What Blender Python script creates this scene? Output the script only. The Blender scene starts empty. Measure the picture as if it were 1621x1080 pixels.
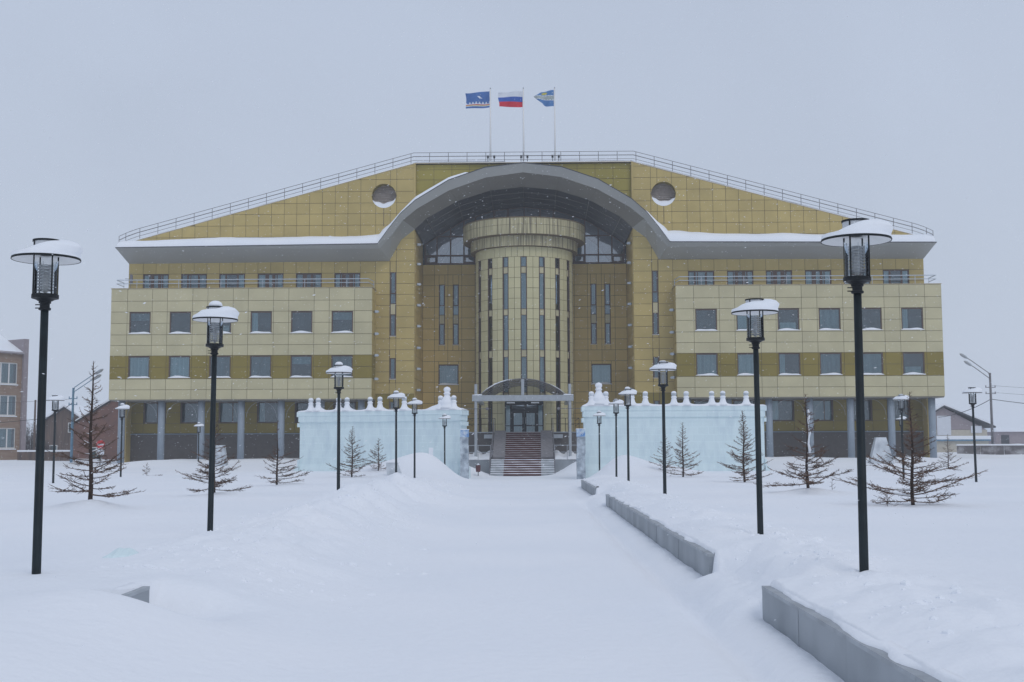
import bpy, bmesh, math, random
import numpy as np
from mathutils import Matrix, Vector
random.seed(7)
sc = bpy.context.scene
COL = sc.collection
# ------------------------------------------------------------------ camera, world, sun, exposure
F_PX, PITCH, ROLL = 1900.0, math.atan(170/1900.0), math.radians(0.2)
EYE = Vector((0, 0, 1.75))
fw = Vector((0, math.cos(PITCH), math.sin(PITCH))); up0 = Vector((0, -math.sin(PITCH), math.cos(PITCH))); r0 = Vector((1, 0, 0))
rt = r0*math.cos(ROLL) - up0*math.sin(ROLL); up = r0*math.sin(ROLL) + up0*math.cos(ROLL)
cam = bpy.data.objects.new('camera', bpy.data.cameras.new('camera')); COL.objects.link(cam)
cam.data.sensor_width = 36; cam.data.lens = F_PX/1621*36; cam.data.clip_end = 4000; cam.data.clip_start = .1
m = Matrix((rt, up, -fw)).transposed().to_4x4(); m.translation = EYE; cam.matrix_world = m
sc.camera = cam
SUN_EL, SUN_AZ = math.radians(48), math.radians(150)
w = bpy.data.worlds.new("World"); sc.world = w; w.use_nodes = True
nt = w.node_tree; nt.nodes.clear()
sky = nt.nodes.new('ShaderNodeTexSky'); sky.sky_type = 'NISHITA'; sky.sun_disc = False
sky.sun_elevation = SUN_EL; sky.sun_rotation = SUN_AZ; sky.dust_density = 4
bgn = nt.nodes.new('ShaderNodeBackground'); bgn.inputs[1].default_value = 0.06; nt.links.new(sky.outputs[0], bgn.inputs[0])
bgc = nt.nodes.new('ShaderNodeBackground'); bgc.inputs[1].default_value = 1.0      # the closed cloud deck
tcw = nt.nodes.new('ShaderNodeTexCoord'); sepw = nt.nodes.new('ShaderNodeSeparateXYZ'); rmp = nt.nodes.new('ShaderNodeValToRGB')
nt.links.new(tcw.outputs['Generated'], sepw.inputs[0]); nt.links.new(sepw.outputs[2], rmp.inputs[0])
czn = nt.nodes.new('ShaderNodeTexNoise'); czn.inputs['Scale'].default_value = 2.2; czn.inputs['Detail'].default_value = 5; czn.inputs['Distortion'].default_value = .6
nt.links.new(tcw.outputs['Generated'], czn.inputs[0]); cmr = nt.nodes.new('ShaderNodeMapRange'); cmr.inputs[1].default_value = .3; cmr.inputs[2].default_value = .7; cmr.inputs[3].default_value = .945; cmr.inputs[4].default_value = 1.045
nt.links.new(czn.outputs[0], cmr.inputs[0]); cml = nt.nodes.new('ShaderNodeMix'); cml.data_type = 'RGBA'; cml.blend_type = 'MULTIPLY'; cml.inputs[0].default_value = 1
nt.links.new(rmp.outputs[0], cml.inputs[6]); nt.links.new(cmr.outputs[0], cml.inputs[7]); nt.links.new(cml.outputs[2], bgc.inputs[0])
rmp.color_ramp.elements[0].position = 0.0; rmp.color_ramp.elements[0].color = (.575, .645, .765, 1)
rmp.color_ramp.elements[1].position = .45; rmp.color_ramp.elements[1].color = (.525, .600, .745, 1)
mixw = nt.nodes.new('ShaderNodeMixShader'); mixw.inputs[0].default_value = .88
nt.links.new(bgn.outputs[0], mixw.inputs[1]); nt.links.new(bgc.outputs[0], mixw.inputs[2])
wo = nt.nodes.new('ShaderNodeOutputWorld'); nt.links.new(mixw.outputs[0], wo.inputs[0])
sl = bpy.data.lights.new('sun', 'SUN'); sl.energy = .55; sl.angle = math.radians(25); sl.color = (1, .97, .93)
so = bpy.data.objects.new('sun', sl); COL.objects.link(so)
sd = Vector((math.sin(SUN_AZ)*math.cos(SUN_EL), math.cos(SUN_AZ)*math.cos(SUN_EL), math.sin(SUN_EL)))
so.rotation_euler = sd.to_track_quat('Z', 'Y').to_euler()
sc.view_settings.view_transform = 'Standard'; sc.view_settings.look = 'None'
sc.view_settings.exposure = 0; sc.view_settings.gamma = 1; sc.view_settings.use_curve_mapping = False
sc.render.engine = 'CYCLES'; sc.cycles.max_bounces = 6; sc.cycles.diffuse_bounces = 4; sc.cycles.transparent_max_bounces = 16
sc.cycles.volume_bounces = 1; sc.cycles.volume_step_rate = 10
sc.cycles.use_denoising = True

# ------------------------------------------------------------------ materials
def mat(name, col, rough=.7, spec=.3, metal=0, var=0, scale=3, col2=None, bump=0, bscale=40, rnd=0, stretch=None, coat=0, detail=4, lo=.35, hi=.65):
    """Principled with a noise mix between col and col2, a per-object value shift (rnd) and a fine bump."""
    M = bpy.data.materials.new(name); M.use_nodes = True; n = M.node_tree; b = n.nodes['Principled BSDF']
    b.inputs['Roughness'].default_value = rough; b.inputs['Specular IOR Level'].default_value = spec
    b.inputs['Metallic'].default_value = metal; b.inputs['Coat Weight'].default_value = coat
    c = (*col, 1); b.inputs['Base Color'].default_value = c
    tc = n.nodes.new('ShaderNodeTexCoord'); geo = n.nodes.new('ShaderNodeNewGeometry')
    src = geo.outputs['Position']
    mp = n.nodes.new('ShaderNodeMapping'); n.links.new(src, mp.inputs[0])
    if stretch: mp.inputs['Scale'].default_value = stretch
    out = None
    if var or col2:
        c2 = (*col2, 1) if col2 else tuple(x*(1-var) for x in col)+(1,)
        nz = n.nodes.new('ShaderNodeTexNoise'); nz.inputs['Scale'].default_value = scale; nz.inputs['Detail'].default_value = detail
        n.links.new(mp.outputs[0], nz.inputs[0])
        cr = n.nodes.new('ShaderNodeMapRange'); cr.inputs[1].default_value = lo; cr.inputs[2].default_value = hi
        n.links.new(nz.outputs[0], cr.inputs[0])
        mx = n.nodes.new('ShaderNodeMix'); mx.data_type = 'RGBA'; mx.inputs[6].default_value = c; mx.inputs[7].default_value = c2
        n.links.new(cr.outputs[0], mx.inputs[0]); out = mx.outputs[2]
    if rnd:
        oi = n.nodes.new('ShaderNodeObjectInfo'); mr = n.nodes.new('ShaderNodeMapRange')
        mr.inputs[3].default_value = 1-rnd; mr.inputs[4].default_value = 1+rnd
        n.links.new(oi.outputs['Random'], mr.inputs[0])
        hs = n.nodes.new('ShaderNodeHueSaturation'); hs.inputs['Color'].default_value = c
        if out: n.links.new(out, hs.inputs['Color'])
        n.links.new(mr.outputs[0], hs.inputs['Value']); out = hs.outputs[0]
    if out: n.links.new(out, b.inputs['Base Color'])
    if bump:
        nb = n.nodes.new('ShaderNodeTexNoise'); nb.inputs['Scale'].default_value = bscale; nb.inputs['Detail'].default_value = 5
        n.links.new(src, nb.inputs[0])
        bp = n.nodes.new('ShaderNodeBump'); bp.inputs['Strength'].default_value = 1; bp.inputs['Distance'].default_value = bump
        n.links.new(nb.outputs[0], bp.inputs['Height']); n.links.new(bp.outputs[0], b.inputs['Normal'])
    return M
def glass_mat(name, tint, gl, rough=.04, ior=1.5):
    M = bpy.data.materials.new(name); M.use_nodes = True; n = M.node_tree; n.nodes.clear()
    t = n.nodes.new('ShaderNodeBsdfTransparent'); t.inputs[0].default_value = (*tint, 1)
    g = n.nodes.new('ShaderNodeBsdfGlossy'); g.inputs['Roughness'].default_value = rough; g.inputs[0].default_value = (.9, .95, 1, 1)
    geo = n.nodes.new('ShaderNodeNewGeometry'); nz = n.nodes.new('ShaderNodeTexNoise'); nz.inputs['Scale'].default_value = .5
    n.links.new(geo.outputs['Position'], nz.inputs[0])
    bp = n.nodes.new('ShaderNodeBump'); bp.inputs['Distance'].default_value = .02; n.links.new(nz.outputs[0], bp.inputs['Height']); n.links.new(bp.outputs[0], g.inputs['Normal'])
    fr = n.nodes.new('ShaderNodeFresnel'); fr.inputs[0].default_value = ior
    ad = n.nodes.new('ShaderNodeMath'); ad.operation = 'ADD'; ad.inputs[1].default_value = gl; n.links.new(fr.outputs[0], ad.inputs[0])
    x = n.nodes.new('ShaderNodeMixShader'); n.links.new(ad.outputs[0], x.inputs[0]); n.links.new(t.outputs[0], x.inputs[1]); n.links.new(g.outputs[0], x.inputs[2])
    o = n.nodes.new('ShaderNodeOutputMaterial'); n.links.new(x.outputs[0], o.inputs[0]); return M
M = {}
M['snow'] = mat('snow', (.885, .905, .935), .85, .15, col2=(.84, .87, .915), scale=.5, bump=.012, bscale=9)
M['snow_rough'] = mat('snow_ground', (.89, .905, .935), .9, .1, col2=(.845, .87, .91), scale=.22, bump=.022, bscale=7, detail=6)
M['cream'] = mat('cream_panel', (.545, .492, .305), .5, .35, var=.10, scale=.7, detail=8, rnd=.05, bump=.001, bscale=60)
M['yellow'] = mat('yellow_panel', (.500, .385, .143), .5, .35, var=.13, scale=.7, detail=8, rnd=.045, bump=.001, bscale=60)
M['olive'] = mat('olive_panel', (.242, .186, .030), .5, .35, var=.10, scale=.5, rnd=.05)
M['olive_top'] = mat('olive_pediment_panel', (.37, .305, .06), .5, .35, var=.10, scale=.5, rnd=.05)
M['recess'] = mat('tan_panel', (.64, .475, .17), .5, .35, var=.10, scale=.5, rnd=.06)
M['joint'] = mat('joint_shadow_gap', (.19, .145, .085), .9, .1, var=.2)
M['tower'] = mat('tower_cream', (.58, .53, .31), .5, .35, var=.08, scale=.5, rnd=.04)
M['ring'] = mat('stained_cornice', (.50, .45, .27), .65, .25, col2=(.15, .13, .09), scale=1.0, stretch=(9, 9, .25), detail=7, lo=.42, hi=.70, rnd=.04)
M['silver'] = mat('silver_cladding', (.345, .345, .325), .42, .5, var=.09, scale=.25, bump=.004, bscale=1.2)
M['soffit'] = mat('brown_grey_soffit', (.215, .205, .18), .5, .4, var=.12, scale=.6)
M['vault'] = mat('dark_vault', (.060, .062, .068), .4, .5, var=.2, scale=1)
M['frame'] = mat('brown_window_frame', (.105, .066, .048), .45, .4, var=.1)
M['darkmetal'] = mat('dark_metal', (.016, .019, .022), .5, .2, var=.3, scale=6, bump=.0006, bscale=120)
M['polepaint'] = mat('blue_black_pole_paint', (.016, .025, .030), .5, .22, var=.35, scale=5, bump=.0008, bscale=90)
M['plinth'] = mat('grey_brown_plinth', (.105, .095, .090), .6, .3, var=.15, scale=4, rnd=.05)
M['pillar'] = mat('blue_grey_pillar', (.27, .325, .385), .5, .4, var=.1, scale=2)
M['white'] = mat('white_enamel', (.80, .80, .79), .4, .4, var=.05, scale=8)
M['louvre'] = mat('lamp_louvre', (.60, .62, .64), .35, .5, var=.1, scale=9)
M['curtain'] = mat('pale_curtain', (.66, .77, .77), .9, .1, col2=(.50, .60, .61), scale=1, stretch=(9, 9, .3), rnd=.22)
M['blind'] = mat('grey_blind', (.36, .47, .49), .9, .1, col2=(.25, .33, .35), scale=1.3, stretch=(3, 3, .4), rnd=.35)
M['room'] = mat('dim_room', (.10, .15, .16), .9, .1, var=.5, scale=.9)
M['glass'] = glass_mat('window_glass', (.74, .82, .84), .05)
M['glassdark'] = glass_mat('tinted_glass', (.56, .68, .76), .24)
M['lampglass'] = glass_mat('lamp_glass', (.97, .98, .98), .0)
M['poly'] = mat('smoky_polycarbonate_sheet', (.045, .040, .040), .6, .1, var=.2); M['poly'].node_tree.nodes['Principled BSDF'].inputs['Alpha'].default_value = .72
M['granite'] = mat('grey_granite', (.36, .39, .42), .6, .3, col2=(.235, .26, .285), scale=.8, stretch=(1, 1, .8), rnd=.06, bump=.002, bscale=80, detail=8)
M['granite_l'] = mat('light_granite_coping', (.42, .45, .48), .6, .3, var=.25, scale=3, rnd=.04, detail=7)
M['grey'] = mat('grey_stone', (.26, .25, .26), .7, .2, var=.2, scale=5)
M['mat'] = mat('maroon_step_mat', (.115, .048, .045), .9, .1, var=.3, scale=6)
M['lamp_body'] = mat('pale_lamp_body', (.50, .56, .62), .5, .3, var=.1)
M['steel'] = mat('galvanised_steel', (.40, .43, .46), .4, .5, metal=.2, var=.12, scale=5)
M['rail'] = mat('dull_grey_rail', (.19, .185, .20), .45, .4, metal=.1, var=.15)
M['ice'] = mat('carved_ice', (.69, .81, .83), .45, .4, col2=(.57, .685, .735), scale=1.6, stretch=(1.6, 1.6, .5), bump=.02, bscale=2.5, detail=9, lo=.46, hi=.80)
M['iceclear'] = mat('clear_ice', (.22, .26, .31), .2, .6, col2=(.55, .62, .68), scale=3.2, detail=7, bump=.02, bscale=4)
M['icetrap'] = mat('frosted_ice_block', (.42, .46, .50), .4, .5, col2=(.66, .70, .74), scale=1.8, detail=7, bump=.01, bscale=5)
M['iceblue'] = mat('blue_ice', (.09, .25, .55), .3, .5, col2=(.55, .66, .76), scale=5)
M['bark'] = mat('larch_bark', (.060, .042, .034), .9, .1, var=.4, scale=12, bump=.004, bscale=60)
M['twig'] = mat('larch_twig', (.165, .100, .070), .9, .1, col2=(.085, .060, .048), scale=3, rnd=.1)
M['bin'] = mat('maroon_bin', (.12, .035, .04), .5, .3, var=.2, scale=8)
M['brick'] = mat('brown_brick', (.27, .185, .14), .85, .1, col2=(.33, .25, .19), scale=1.2, stretch=(1, 1, 4), detail=8)
M['redbrick'] = mat('red_brick', (.24, .125, .095), .85, .1, col2=(.17, .10, .085), scale=1.1, detail=8)
M['timber'] = mat('weathered_boards', (.17, .12, .095), .85, .1, col2=(.10, .075, .065), scale=1, stretch=(5, 5, .5))
M['tan'] = mat('tan_render', (.45, .38, .25), .8, .1, var=.15)
M['mauve'] = mat('mauve_cladding', (.33, .285, .30), .8, .1, var=.1)
M['creamhouse'] = mat('cream_render', (.56, .52, .44), .8, .1, var=.12)
M['roofdark'] = mat('dark_roof_edge', (.07, .075, .085), .6, .2, var=.2)
M['concrete'] = mat('sooty_concrete', (.15, .14, .145), .9, .1, col2=(.45, .45, .47), scale=1.2, detail=7, lo=.5, hi=.75)
M['bluepaint'] = mat('blue_pole_paint', (.13, .26, .38), .5, .4, var=.2)
M['redsign'] = mat('red_sign', (.55, .03, .03), .4, .4, var=.05)
M['bush'] = mat('bare_bush', (.10, .08, .075), .9, .1, var=.3, scale=5)
M['fblue'] = mat('flag_blue', (.075, .17, .42), .8, .1, var=.1)
M['frusblue'] = mat('flag_royal_blue', (.055, .13, .45), .8, .1, var=.1)
M['flight'] = mat('flag_mid_blue', (.10, .23, .48), .8, .1, var=.1)
M['fwhite'] = mat('flag_white', (.70, .73, .78), .8, .1, var=.05)
M['fred'] = mat('flag_red', (.62, .035, .06), .8, .1, var=.1)
M['fgold'] = mat('flag_gold', (.55, .48, .09), .8, .1, var=.1)
M['fgreen'] = mat('flag_green', (.10, .16, .09), .8, .1, var=.1)
M['wire'] = mat('black_cable', (.03, .03, .035), .7, .2, var=.1)

def add_seams(M_, sx, sz, w_, amt):
    n = M_.node_tree; b = n.nodes['Principled BSDF']; src = b.inputs['Base Color'].links[0].from_socket
    tc = n.nodes.new('ShaderNodeTexCoord'); sp = n.nodes.new('ShaderNodeSeparateXYZ'); cb = n.nodes.new('ShaderNodeCombineXYZ')
    n.links.new(tc.outputs['Object'], sp.inputs[0]); n.links.new(sp.outputs[0], cb.inputs[0]); n.links.new(sp.outputs[2], cb.inputs[1])
    bk = n.nodes.new('ShaderNodeTexBrick'); bk.inputs['Scale'].default_value = 1; bk.inputs['Brick Width'].default_value = sx; bk.inputs['Row Height'].default_value = sz; bk.inputs['Mortar Size'].default_value = w_; bk.inputs['Mortar Smooth'].default_value = 1
    bk.inputs['Color1'].default_value = (1, 1, 1, 1); bk.inputs['Color2'].default_value = (.955, .965, .97, 1); bk.inputs['Mortar'].default_value = (amt, amt, amt, 1)
    n.links.new(cb.outputs[0], bk.inputs['Vector']); mx = n.nodes.new('ShaderNodeMix'); mx.data_type = 'RGBA'; mx.blend_type = 'MULTIPLY'; mx.inputs[0].default_value = 1
    n.links.new(src, mx.inputs[6]); n.links.new(bk.outputs['Color'], mx.inputs[7]); n.links.new(mx.outputs[2], b.inputs['Base Color'])
add_seams(M['ice'], .62, .42, .03, 1.045)
# ------------------------------------------------------------------ mesh helpers
class MB:
    def __init__(s): s.v = []; s.f = []; s.mi = []; s.cur = 0
    def add(s, vs, fs):
        o = len(s.v); s.v += [tuple(p) for p in vs]; s.f += [tuple(i+o for i in f) for f in fs]; s.mi += [s.cur]*len(fs)
    def box(s, x0, x1, y0, y1, z0, z1):
        s.add([(x0,y0,z0),(x1,y0,z0),(x1,y1,z0),(x0,y1,z0),(x0,y0,z1),(x1,y0,z1),(x1,y1,z1),(x0,y1,z1)],
              [(0,3,2,1),(4,5,6,7),(0,1,5,4),(1,2,6,5),(2,3,7,6),(3,0,4,7)]); return s
    def tube(s, pts, rad, n=8, cap=True):
        pts = [Vector(p) for p in pts]; k = len(pts)
        rad = rad if isinstance(rad, (list, tuple)) else [rad]*k
        vs = []; ref = None
        for i, p in enumerate(pts):
            d = (pts[min(i+1,k-1)]-pts[max(i-1,0)]); d = d.normalized() if d.length > 1e-9 else Vector((0,0,1))
            if ref is None: ref = d.orthogonal().normalized()
            ref = (ref - d*ref.dot(d)); ref = ref.normalized() if ref.length > 1e-6 else d.orthogonal().normalized()
            b = d.cross(ref)
            for j in range(n):
                a = 2*math.pi*j/n; vs.append(p + (ref*math.cos(a)+b*math.sin(a))*rad[i])
        fs = [(i*n+j, i*n+(j+1)%n, (i+1)*n+(j+1)%n, (i+1)*n+j) for i in range(k-1) for j in range(n)]
        if cap: fs += [tuple(reversed(range(n))), tuple((k-1)*n+j for j in range(n))]
        s.add(vs, fs); return s
    def lathe(s, prof, n=24, c=(0,0,0), cap=True):
        vs = [(c[0]+r*math.cos(2*math.pi*j/n), c[1]+r*math.sin(2*math.pi*j/n), c[2]+z) for r, z in prof for j in range(n)]
        k = len(prof); fs = [(i*n+j, i*n+(j+1)%n, (i+1)*n+(j+1)%n, (i+1)*n+j) for i in range(k-1) for j in range(n)]
        if cap: fs += [tuple(reversed(range(n))), tuple((k-1)*n+j for j in range(n))]
        s.add(vs, fs); return s
    def prism(s, poly, a0, a1, axis='y'):
        """poly of (u, z) extruded along y (or x with (y, z))."""
        n = len(poly)
        P = (lambda u, z, a: (u, a, z)) if axis == 'y' else (lambda u, z, a: (a, u, z))
        s.add([P(u, z, a0) for u, z in poly]+[P(u, z, a1) for u, z in poly],
              [tuple(range(n)), tuple(reversed(range(n, 2*n)))]+[(i, i+n, (i+1)%n+n, (i+1)%n) for i in range(n)]); return s
    def grid(s, rows):
        n = len(rows[0]); vs = [p for r in rows for p in r]
        s.add(vs, [(i*n+j, i*n+j+1, (i+1)*n+j+1, (i+1)*n+j) for i in range(len(rows)-1) for j in range(n-1)]); return s
    def mesh(s, name, mats, smooth=False):
        me = bpy.data.meshes.new(name); me.from_pydata(s.v, [], s.f); me.validate()
        for mm in (mats if isinstance(mats, list) else [mats]): me.materials.append(mm)
        if isinstance(mats, list) and len(me.polygons) == len(s.mi): me.polygons.foreach_set('material_index', s.mi)
        if smooth: me.polygons.foreach_set('use_smooth', [True]*len(me.polygons))
        return me
    def build(s, name, mats, parent=None, smooth=False, loc=None, fix=True, **props):
        me = s.mesh(name, mats, smooth)
        if fix:
            bm = bmesh.new(); bm.from_mesh(me); bmesh.ops.recalc_face_normals(bm, faces=bm.faces); bm.to_mesh(me); bm.free()
            if smooth: me.polygons.foreach_set('use_smooth', [True]*len(me.polygons))
        return link(name, me, parent, loc, **props)
def link(name, me, parent=None, loc=None, rz=0, **props):
    o = bpy.data.objects.new(name, me); COL.objects.link(o)
    if parent: o.parent = parent
    if loc: o.location = loc
    if rz: o.rotation_euler.z = rz
    for k, v in props.items(): o[k] = v
    return o
def thing(name, label, cat, loc=(0,0,0), rz=0, group=None):
    o = bpy.data.objects.new(name, None); COL.objects.link(o); o.location = loc; o.rotation_euler.z = rz
    o.empty_display_size = .2; o['label'] = label; o['category'] = cat
    if group: o['group'] = group
    return o
def dup(root, loc, label, rz=0):
    r = root.copy(); COL.objects.link(r); r.location = loc; r.rotation_euler.z = rz; r['label'] = label
    for ch in root.children:
        c = ch.copy(); COL.objects.link(c); c.parent = r
        for g in ch.children:
            d = g.copy(); COL.objects.link(d); d.parent = c
    return r

# value noise
_rs = np.random.RandomState(3); _T = _rs.rand(256, 256)
def vn(x, y):
    x = np.asarray(x, float); y = np.asarray(y, float); xi = np.floor(x).astype(int); yi = np.floor(y).astype(int)
    fx = x-xi; fy = y-yi; fx = fx*fx*(3-2*fx); fy = fy*fy*(3-2*fy)
    a = _T[xi & 255, yi & 255]; b = _T[(xi+1) & 255, yi & 255]; c = _T[xi & 255, (yi+1) & 255]; d = _T[(xi+1) & 255, (yi+1) & 255]
    return (a*(1-fx)+b*fx)*(1-fy)+(c*(1-fx)+d*fx)*fy-.5
def fbm(x, y, o=4):
    s = 0; a = 1; t = 0
    for k in range(o): s = s+a*vn(x*2**k+17*k, y*2**k+9*k); t += a; a *= .5
    return s/t
def ss(a, b, x):
    t = np.clip((np.asarray(x, float)-a)/(b-a), 0, 1); return t*t*(3-2*t)

# ------------------------------------------------------------------ snow ground
WALL_T = .14
def xw(y):                                                     # path-side face of the right retaining wall
    return 2.29 + .0125*np.clip(y, 0, 52)
SEGS = [(1.0, 11.9), (15.4, 35.4), (41.7, 51.6)]
def wall_mask(y, soft=.35):
    y = np.asarray(y, float); mk = np.zeros_like(y)
    for a, b in SEGS: mk = np.maximum(mk, ss(a-soft, a+.05, y)*(1-ss(b-.05, b+soft, y)))
    return mk
def bump(x, y, cx, cy, sx, sy, h): return h*np.exp(-((x-cx)/sx)**2-((y-cy)/sy)**2)
def height(x, y):
    x = np.asarray(x, float); y = np.asarray(y, float)
    far = ss(50, 62, y)
    path = .03*fbm(x*.5, y*.35, 3) + .006*fbm(x*3, y*3, 3)
    # right-hand field
    u = x-xw(y)
    fieldR = .46 + .10*fbm(x*.16+5, y*.12, 3) + .02*fbm(x*1.7, y*1.5, 3)
    lump = (.5+fbm(x*1.1+3, y*.8, 4)*1.3)
    berm = np.exp(-((u-.95)/.65)**2)
    fieldR = fieldR - .05*np.exp(-(u/.30)**2) + berm*.17*lump + np.exp(-((u-.9)/.75)**2)*.15*fbm(x*3.1, y*2.4, 4)
    mk = wall_mask(y)
    wob = .22*fbm(y*.9+2, y*0+1.3, 2)
    wide = 1 - ss(-.45+wob, .80+wob*.6, u+.18*fbm(y*2.3, x*2.1+5, 3))                                       # slumped bank where there is no wall
    step = 1 - ss(0.02, .09, u)
    low = mk*step + (1-mk)*wide
    ledge = bump(x, y, xw(y)+.2, 13.5, .55, 1.1, .10)*(.5+1.5*fbm(x*3, y*3, 3)) + bump(x, y, 3.45, 12.0, .7, .9, -.05)
    wv = .05*fbm(y*1.1, y*0+7, 3); drift = np.exp(-((u+.10)/.20)**2)*.10*(.8+.8*fbm(y*1.3, x*1.2, 4)) - np.exp(-((u+.50+wv)/.13)**2)*.085*ss(3, 6, y)*(1-ss(34, 42, y)) + np.exp(-((u+.85+wv)/.2)**2)*.02        # strip of snow and a groove along the foot
    R = low*(path+drift*(u < .1)) + (1-low)*fieldR + ledge
    # left-hand field
    v = -3.62-x                                                                    # > 0 beyond the left wall
    fieldL = .42 + .10*fbm(x*.15+9, y*.11+4, 3) + .02*fbm(x*1.6, y*1.4+7, 3)
    bermL = np.exp(-((v+.05)/.95)**2)*(.20+.16*ss(20, 27, y))*(.7+1.5*fbm(x*1.1+8, y*.7, 4)+.35*np.sin(y*2.6+x*.8)*ss(19, 24, y))*ss(12.5, 17, y)*(1-ss(38, 46, y))
    lumps = np.exp(-((v+.2)/1.3)**2)*.24*fbm(x*2.2, y*1.5, 4)*ss(11, 15, y)*(1-ss(55, 62, y))
    edge = ss(-2.3, .35, v+.35*fbm(y*.35, y*0+4, 2))
    L = path*(1-edge) + fieldL*edge + bermL*ss(-2.0, -.4, v) + lumps
    L = L + bump(x, y, -4.3, 8.6, 1.5, 2.2, .10) + bump(x, y, -3.5, 10.3, .7, .9, .11) + bump(x, y, -4.95, 12.6, .8, .9, .06)
    A = ss(10.35, 11.8, y)*(1-ss(12.0, 12.5, y))*ss(-3.66, -3.60, x)*(1-ss(-3.1, -2.0, x))   # hollow that bares the wall end
    L = L*(1-A) + .085*A
    z = np.where(x > -.6, R, L)
    z = z + clods(x, y)*(.055*np.exp(-((u-1.0)/.9)**2)*(.6+2*np.clip(fbm(x*.3, y*.25, 2), -.2, .5)) + .10*np.exp(-((v-.1)/1.4)**2)*ss(13, 17, y)*(1-ss(50, 60, y)))
    # banks towards the building
    z = z*(1-far) + far*(.42*ss(3.1, 5.2, np.abs(x-.75+0*y))+.02*fbm(x, y, 3))
    z = z + bump(x, y, -4.7, 65, 1.5, 3.0, .95) + bump(x, y, -6.8, 64, 2.0, 3.0, .55) + bump(x, y, 5.6, 62.5, 1.35, 3.5, .85) + bump(x, y, 7.7, 62, 1.9, 3, .42) + bump(x, y, -2.9, 77.2, 1.1, 1.6, .62) + bump(x, y, 4.4, 76.6, 1.3, 2.0, 1.0)
    nearb = ss(76, 85, y)*ss(7, 11, np.abs(x-1))
    z = z + nearb*(.62 + .35*fbm(x*.16, y*.1+3, 3) + .12*fbm(x*.6, y*.3, 2)) * (1-.85*ss(-25, -31, x))*(1-.35*ss(24,40,x))
    z = z + bump(x, y, -1.6, 37, 1.3, 1.0, .15) + bump(x, y, -2.4, 41, 1.0, 3.0, .12)
    # drifts at the foot of the trees
    for tx, ty, dh in DRIFTS: z = z + bump(x, y, tx, ty, .75, .8, dh)
    # a shallow rise and ploughed banks round the square
    z = z + ss(92, 100, y)*(.25+.5*np.clip(fbm(x*.09, y*.05, 4)+.1, 0, 1))*(1-ss(140, 200, y))
    return z
DRIFTS = [(-9.45, 26.8, .22), (-8.2, 35, .12), (11.9, 27, .12), (-7.9, 44, .1), (8.4, 34, .15)]
def clods(x, y):
    a = 1-2.2*np.abs(fbm(x*1.9+11, y*1.5+3, 4)); return np.clip(a-.35, 0, 1)
def hz(x, y): return float(height(np.array([x]), np.array([y]))[0])
def make_ground():
    ys = [-40, -20, -10, -5, -2, 0, 1, 2]; y = 2.4
    while y < 100: ys.append(y); y += max(.05, .0095*y)
    while y < 1400: ys.append(y); y *= 1.08
    us = np.unique(np.concatenate([[-1200, -700, -400, -250, -170, -120, -90, -70], np.linspace(-60, -12, 90), np.linspace(-12, -6.2, 34),
         np.linspace(-6.1, -2.6, 18)[:-1], np.linspace(-2.6, -.02, 52), [.015, .03, .05, .07, .095, .13], np.linspace(.2, 3.2, 56), np.linspace(3.3, 12, 66), np.linspace(12.4, 60, 90),
         [70, 90, 120, 170, 250, 400, 700, 1200]]))
    extra = np.linspace(-7.6, -5.2, 44); us = np.unique(np.concatenate([us, extra]))
    ys = np.array(ys); U, Y = np.meshgrid(us, ys); X = U+xw(Y); Z = height(X, Y)
    n = len(us); k = len(ys)
    V = np.stack([X.ravel(), Y.ravel(), Z.ravel()], 1)
    a = (np.arange(k-1)[:, None]*n+np.arange(n-1)[None]).ravel()
    Fc = np.stack([a, a+1, a+n+1, a+n], 1)
    me = bpy.data.meshes.new('snow_ground'); me.from_pydata(V.tolist(), [], Fc.tolist()); me.materials.append(M['snow_rough'])
    me.polygons.foreach_set('use_smooth', [True]*len(me.polygons))
    link('snow_ground', me, kind='structure')
make_ground()

R = random.Random(11); cb_ = MB()
for k in range(1500):
    right = R.random() < .5; y = 8+62*R.random()**1.5 if right else 13.5+48*R.random()**1.4
    x = float(xw(y))+R.gauss(1.0, .45) if right else -3.4+R.gauss(0, .9)
    if right and x < float(xw(y))+.2: continue
    q_ = R.choice((.012, .018, .025, .035, .055))*R.uniform(.7, 1.3); z_ = hz(x, y)-q_*.25
    vs = [Vector((R.gauss(0, 1), R.gauss(0, 1), R.gauss(0, .8))).normalized()*q_*R.uniform(.7, 1.2) for _ in range(3)]
    a_ = R.uniform(0, 6.28); ring_ = [Vector((math.cos(a_+j*1.257)*q_*R.uniform(.8, 1.3), math.sin(a_+j*1.257)*q_*R.uniform(.8, 1.3), -q_*.5)) for j in range(5)]; ring2 = [Vector((p.x*.8+R.uniform(-.2, .2)*q_, p.y*.8, q_*R.uniform(.2, .5))) for p in ring_]; tp = Vector((0, 0, q_*.7)); c_ = Vector((x, y, z_))
    cb_.add([c_+p for p in ring_+ring2+[tp]], [(j, (j+1) % 5, (j+1) % 5+5, j+5) for j in range(5)]+[(j+5, (j+1) % 5+5, 10) for j in range(5)])
cb_.build('snow_chunks', M['snow'], None, fix=False, kind='stuff')

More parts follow.
